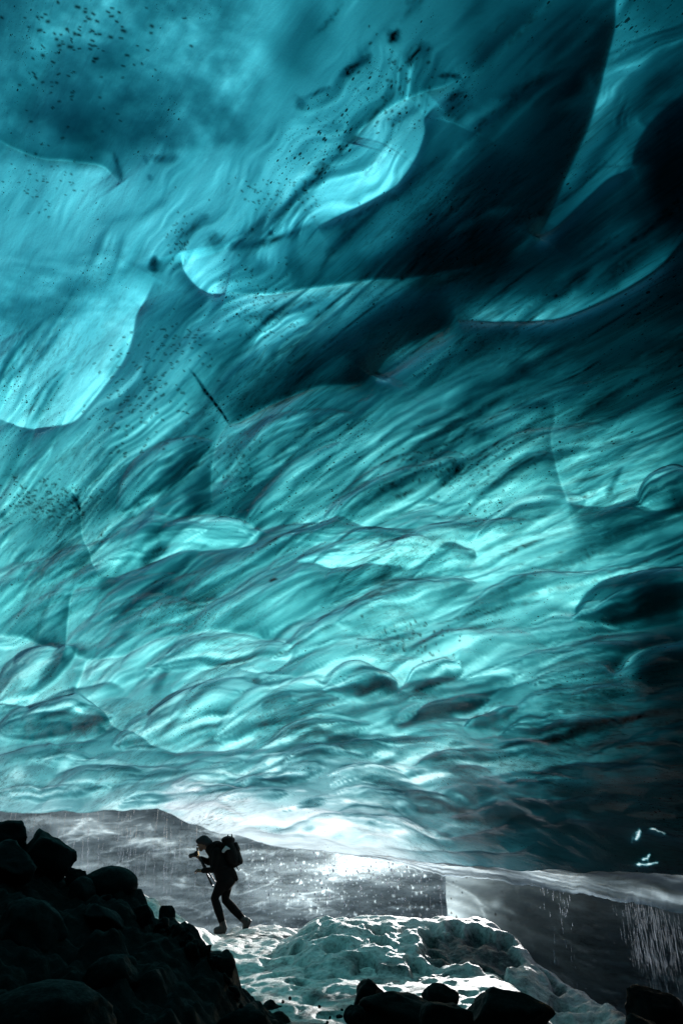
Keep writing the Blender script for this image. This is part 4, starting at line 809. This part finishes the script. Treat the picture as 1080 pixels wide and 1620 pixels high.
# body: one surface from head to feet
bm = bmesh.new(); SC = .0118
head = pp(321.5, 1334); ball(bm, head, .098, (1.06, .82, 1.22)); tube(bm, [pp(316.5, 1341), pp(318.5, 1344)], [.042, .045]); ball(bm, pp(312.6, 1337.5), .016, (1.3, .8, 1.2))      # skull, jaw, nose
ball(bm, pp(314.8, 1342.2), .016, (1.0, 1.5, .5)); ball(bm, pp(324.5, 1335.5, -.082), .024, (.9, .4, 1.3)); ball(bm, pp(324.5, 1335.5, .082), .024, (.9, .4, 1.3)); ball(bm, pp(314.5, 1334.0, -.03), .011); ball(bm, pp(314.5, 1334.0, .03), .011)
tube(bm, [pp(326, 1340), pp(336, 1347)], [.058, .07]); tube(bm, [pp(338, 1347), pp(344, 1362), pp(352, 1380), pp(355, 1394)], [.12, .145, .135, .14], 14, 1.15)
def arm(sh, el, ha, off1, off2, off3):
    tube(bm, [pp(*sh, off1), pp(*el, off2)], [.055, .042]); tube(bm, [pp(*el, off2), pp(*ha, off3)], [.042, .030])
arm((343, 1346), (338, 1376), (319, 1377.5), -.19, -.22, -.10); arm((341, 1346), (330, 1364), (315, 1357), .19, .18, .03)
def hand(wr, dirn, palm_up, off):
    """palm, four bent fingers of unequal length and a thumb closing round a grip"""
    c = pp(*wr, off); d = Vector((dirn[0], 0, dirn[1])).normalized(); s_ = Vector((0, 1, 0)); u_ = d.cross(s_) * palm_up
    tube(bm, [c, c + d * .085], [.030, .036], 10, 1.2)
    for k, (o_, L) in enumerate([(-.033, .070), (-.011, .080), (.011, .076), (.033, .060)]):
        b0 = c + d * .085 + s_ * o_; tube(bm, [b0, b0 + d * L * .5 + u_ * .008, b0 + d * L * .62 + u_ * .040, b0 + d * L * .25 + u_ * .058], [.0105, .0100, .0095, .0085], 8)
    t0 = c + d * .035 - s_ * .034; tube(bm, [t0, t0 + d * .030 - s_ * .022 + u_ * .02, t0 + d * .058 - s_ * .012 + u_ * .042], [.012, .011, .0095], 8)
hand((319, 1377.5), (-1, .05), 1, -.10); hand((315, 1357), (-.7, .5), 1, .03)
def leg(hip, kn, an, toe, heel, o1, o2):
    tube(bm, [pp(*hip, o1), pp((hip[0] + kn[0]) / 2, (hip[1] + kn[1]) / 2, (o1 + o2) / 2), pp(*kn, o2)], [.095, .080, .058]); tube(bm, [pp(*kn, o2), pp(kn[0] * .65 + an[0] * .35, kn[1] * .65 + an[1] * .35, o2), pp(*an, o2)], [.058, .060, .040]); tube(bm, [pp(*heel, o2), pp(*toe, o2)], [.042, .032])
L1 = ((353, 1395), (339.5, 1421), (353, 1463), (341, 1471.5), (355, 1470), -.09, -.10); L2 = ((358, 1395), (357, 1424), (386, 1456), (387, 1468), (391, 1456), .09, .10)
leg(*L1); leg(*L2)
fused('body', bm, .0085, M_SKIN, hk, foot, 2)
bm = bmesh.new()
tube(bm, [pp(331, 1344), pp(341, 1347), pp(345, 1362), pp(352, 1380), pp(356, 1391), pp(360, 1395)], [.095, .165, .185, .165, .18, .185], 16, 1.2)
ball(bm, pp(334, 1340), .10, (1, 1.1, .8)); ball(bm, pp(343, 1338), .12, (1.1, 1.2, .8))
for sh, el, ha, o1, o2, o3 in (((343, 1346), (338, 1376), (321, 1377.5), -.19, -.22, -.11), ((341, 1346), (330, 1364), (317, 1358), .19, .18, .04)):
    tube(bm, [pp(*sh, o1), pp((sh[0] + el[0]) / 2 + .5, (sh[1] + el[1]) / 2, (o1 + o2) / 2), pp(*el, o2), pp(*ha, o3)], [.085, .078, .070, .050])
jk = fused('jacket', bm, .014, M_COAT, hk, foot, 5)
bm = bmesh.new(); tube(bm, [pp(358, 1378), pp(368, 1386), pp(374, 1391)], [.15, .11, .05], 12, 1.2); fused('jacket_hem', bm, .014, M_COAT, jk, foot, 3)
bm = bmesh.new()
for (hip, kn, an, toe, heel, o1, o2) in (L1, L2):
    tube(bm, [pp(*hip, o1), pp((hip[0] + kn[0]) / 2, (hip[1] + kn[1]) / 2, (o1 + o2) / 2), pp(*kn, o2), pp(kn[0] * .6 + an[0] * .4, kn[1] * .6 + an[1] * .4, o2), pp(kn[0] * .06 + an[0] * .94, kn[1] * .06 + an[1] * .94, o2)], [.135, .108, .082, .084, .064], 12)
tube(bm, [pp(355, 1388), pp(355, 1398)], [.155, .15], 14, 1.1); fused('trousers', bm, .014, M_TROU, hk, foot, 4)
for (hip, kn, an, toe, heel, o1, o2) in (L1, L2):
    bm = bmesh.new(); tube(bm, [pp(kn[0] * .12 + an[0] * .88, kn[1] * .12 + an[1] * .88, o2), pp(*an, o2), pp(*heel, o2)], [.068, .062, .062]); tube(bm, [pp(*heel, o2), pp((heel[0] + toe[0]) / 2, (heel[1] + toe[1]) / 2 - .4, o2), pp(*toe, o2)], [.066, .062, .05], 12)
    bt_ = fused('boot', bm, .012, M_BOOT, hk, foot, 2)
    bm = bmesh.new(); dn = Vector((0, 0, -.045)) if o2 < 0 else Vector((.045, 0, -.01))
    tube(bm, [pp(*heel, o2) + dn, pp(*toe, o2) + dn * .7], [.048, .042], 10); fused('sole', bm, .012, M_METAL, bt_, foot, 1)
bm = bmesh.new(); ball(bm, pp(322.5, 1329.5), .113, (1.08, .92, .86)); tube(bm, [pp(313.8, 1330.5), pp(331, 1333.5)], [.06, .085], 12, 1.5)
fused('beanie', bm, .012, M_HAT, hk, foot, 4)
# backpack
bp = empty('backpack', pp(367, 1350)); tag(bp, 'black hiking backpack with a pale side panel worn by the photographer', 'backpack'); bb = pp(367, 1350)
bm = bmesh.new(); tube(bm, [pp(359, 1331), pp(366, 1347), pp(372, 1364)], [.11, .155, .13], 14, 1.25); ball(bm, pp(361, 1329), .12, (1.2, 1.3, .65)); fused('pack_body', bm, .016, M_PACK, bp, bb, 3)
bm = bmesh.new(); tube(bm, [pp(375, 1346), pp(380, 1364)], [.055, .065], 10, 1.8); fused('pocket', bm, .014, M_PACK, bp, bb, 2)
bm = bmesh.new(); tube(bm, [pp(373, 1334), pp(377, 1344)], [.035, .045], 10, 2.4); fused('lid_pocket', bm, .014, M_PACK, bp, bb, 2)
bm = bmesh.new(); tube(bm, [pp(353, 1347, -.21), pp(358, 1341, -.22), pp(363, 1343, -.21)], [.035, .045, .02], 10, .35); o = fused('side_panel', bm, .010, M_PALE, bp, bb, 2); o['label'] = 'pale grey side panel'
for (a, b_, o_) in (((360.5, 1321), (364, 1340), -.12), ((366.5, 1320), (372, 1344), .06)):
    bm = bmesh.new(); tube(bm, [pp(*a, o_), pp(*b_, o_)], [.014, .012], 8); fused('trekking_pole', bm, .006, M_METAL, bp, bb, 0)
for o_ in (-.16, .16):
    bm = bmesh.new(); tube(bm, [pp(354, 1334, o_), pp(342, 1335, o_), pp(333, 1348, o_), pp(338, 1366, o_), pp(358, 1372, o_)], [.022] * 5, 8); fused('shoulder_strap', bm, .009, M_PACK, bp, bb, 1)
bm = bmesh.new(); tube(bm, [pp(374, 1371), pp(378, 1377), pp(380, 1374)], [.010, .010, .010], 8); fused('dangling_strap', bm, .006, M_PACK, bp, bb, 0)
# tripod and camera
tb = pp(323, 1370); tp_ = empty('tripod', tb); tag(tp_, 'folded black tripod held upright in front of the photographer', 'tripod')
bm = bmesh.new(); tube(bm, [pp(314.5, 1355), pp(318, 1361)], [.020, .026], 10); fused('tripod_head', bm, .007, M_METAL, tp_, tb, 1)
for (b_, o_) in (((337.5, 1403), -.05), ((341, 1396), .05), ((334, 1399), .02)):
    bm = bmesh.new(); c_ = pp(318, 1361, o_ * .3); e_ = pp(*b_, o_ * 1.5); mid = c_.lerp(e_, .45)
    tube(bm, [c_, mid], [.021, .021], 8); tube(bm, [mid, e_], [.013, .012], 8); fused('leg', bm, .006, M_METAL, tp_, tb, 0)
cb = pp(311, 1351); cm = empty('camera', cb); tag(cm, 'black camera with a long lens on top of the tripod, pointing left', 'camera')
bm = bmesh.new(); bmesh.ops.create_cube(bm, size=1, matrix=Matrix.Translation(pp(311.5, 1350.5)) @ Matrix.Rotation(R(-18), 4, 'Y') @ Matrix.Diagonal((.075, .14, .10, 1))); bmesh.ops.bevel(bm, geom=bm.edges[:], offset=.012, segments=2, affect='EDGES')
me = bm_mesh('camera_body', bm, False); me.transform(Matrix.Translation(-cb)); link('camera_body', me, M_METAL, cm)
bm = bmesh.new(); tube(bm, [pp(309, 1351.2), pp(304, 1353), pp(301.5, 1354)], [.040, .040, .050], 14); fused('lens', bm, .008, M_METAL, cm, cb, 1)
bm = bmesh.new(); tube(bm, [pp(312.5, 1345.5), pp(312, 1341.5)], [.020, .022], 8, 1.6); fused('viewfinder', bm, .007, M_METAL, cm, cb, 1)
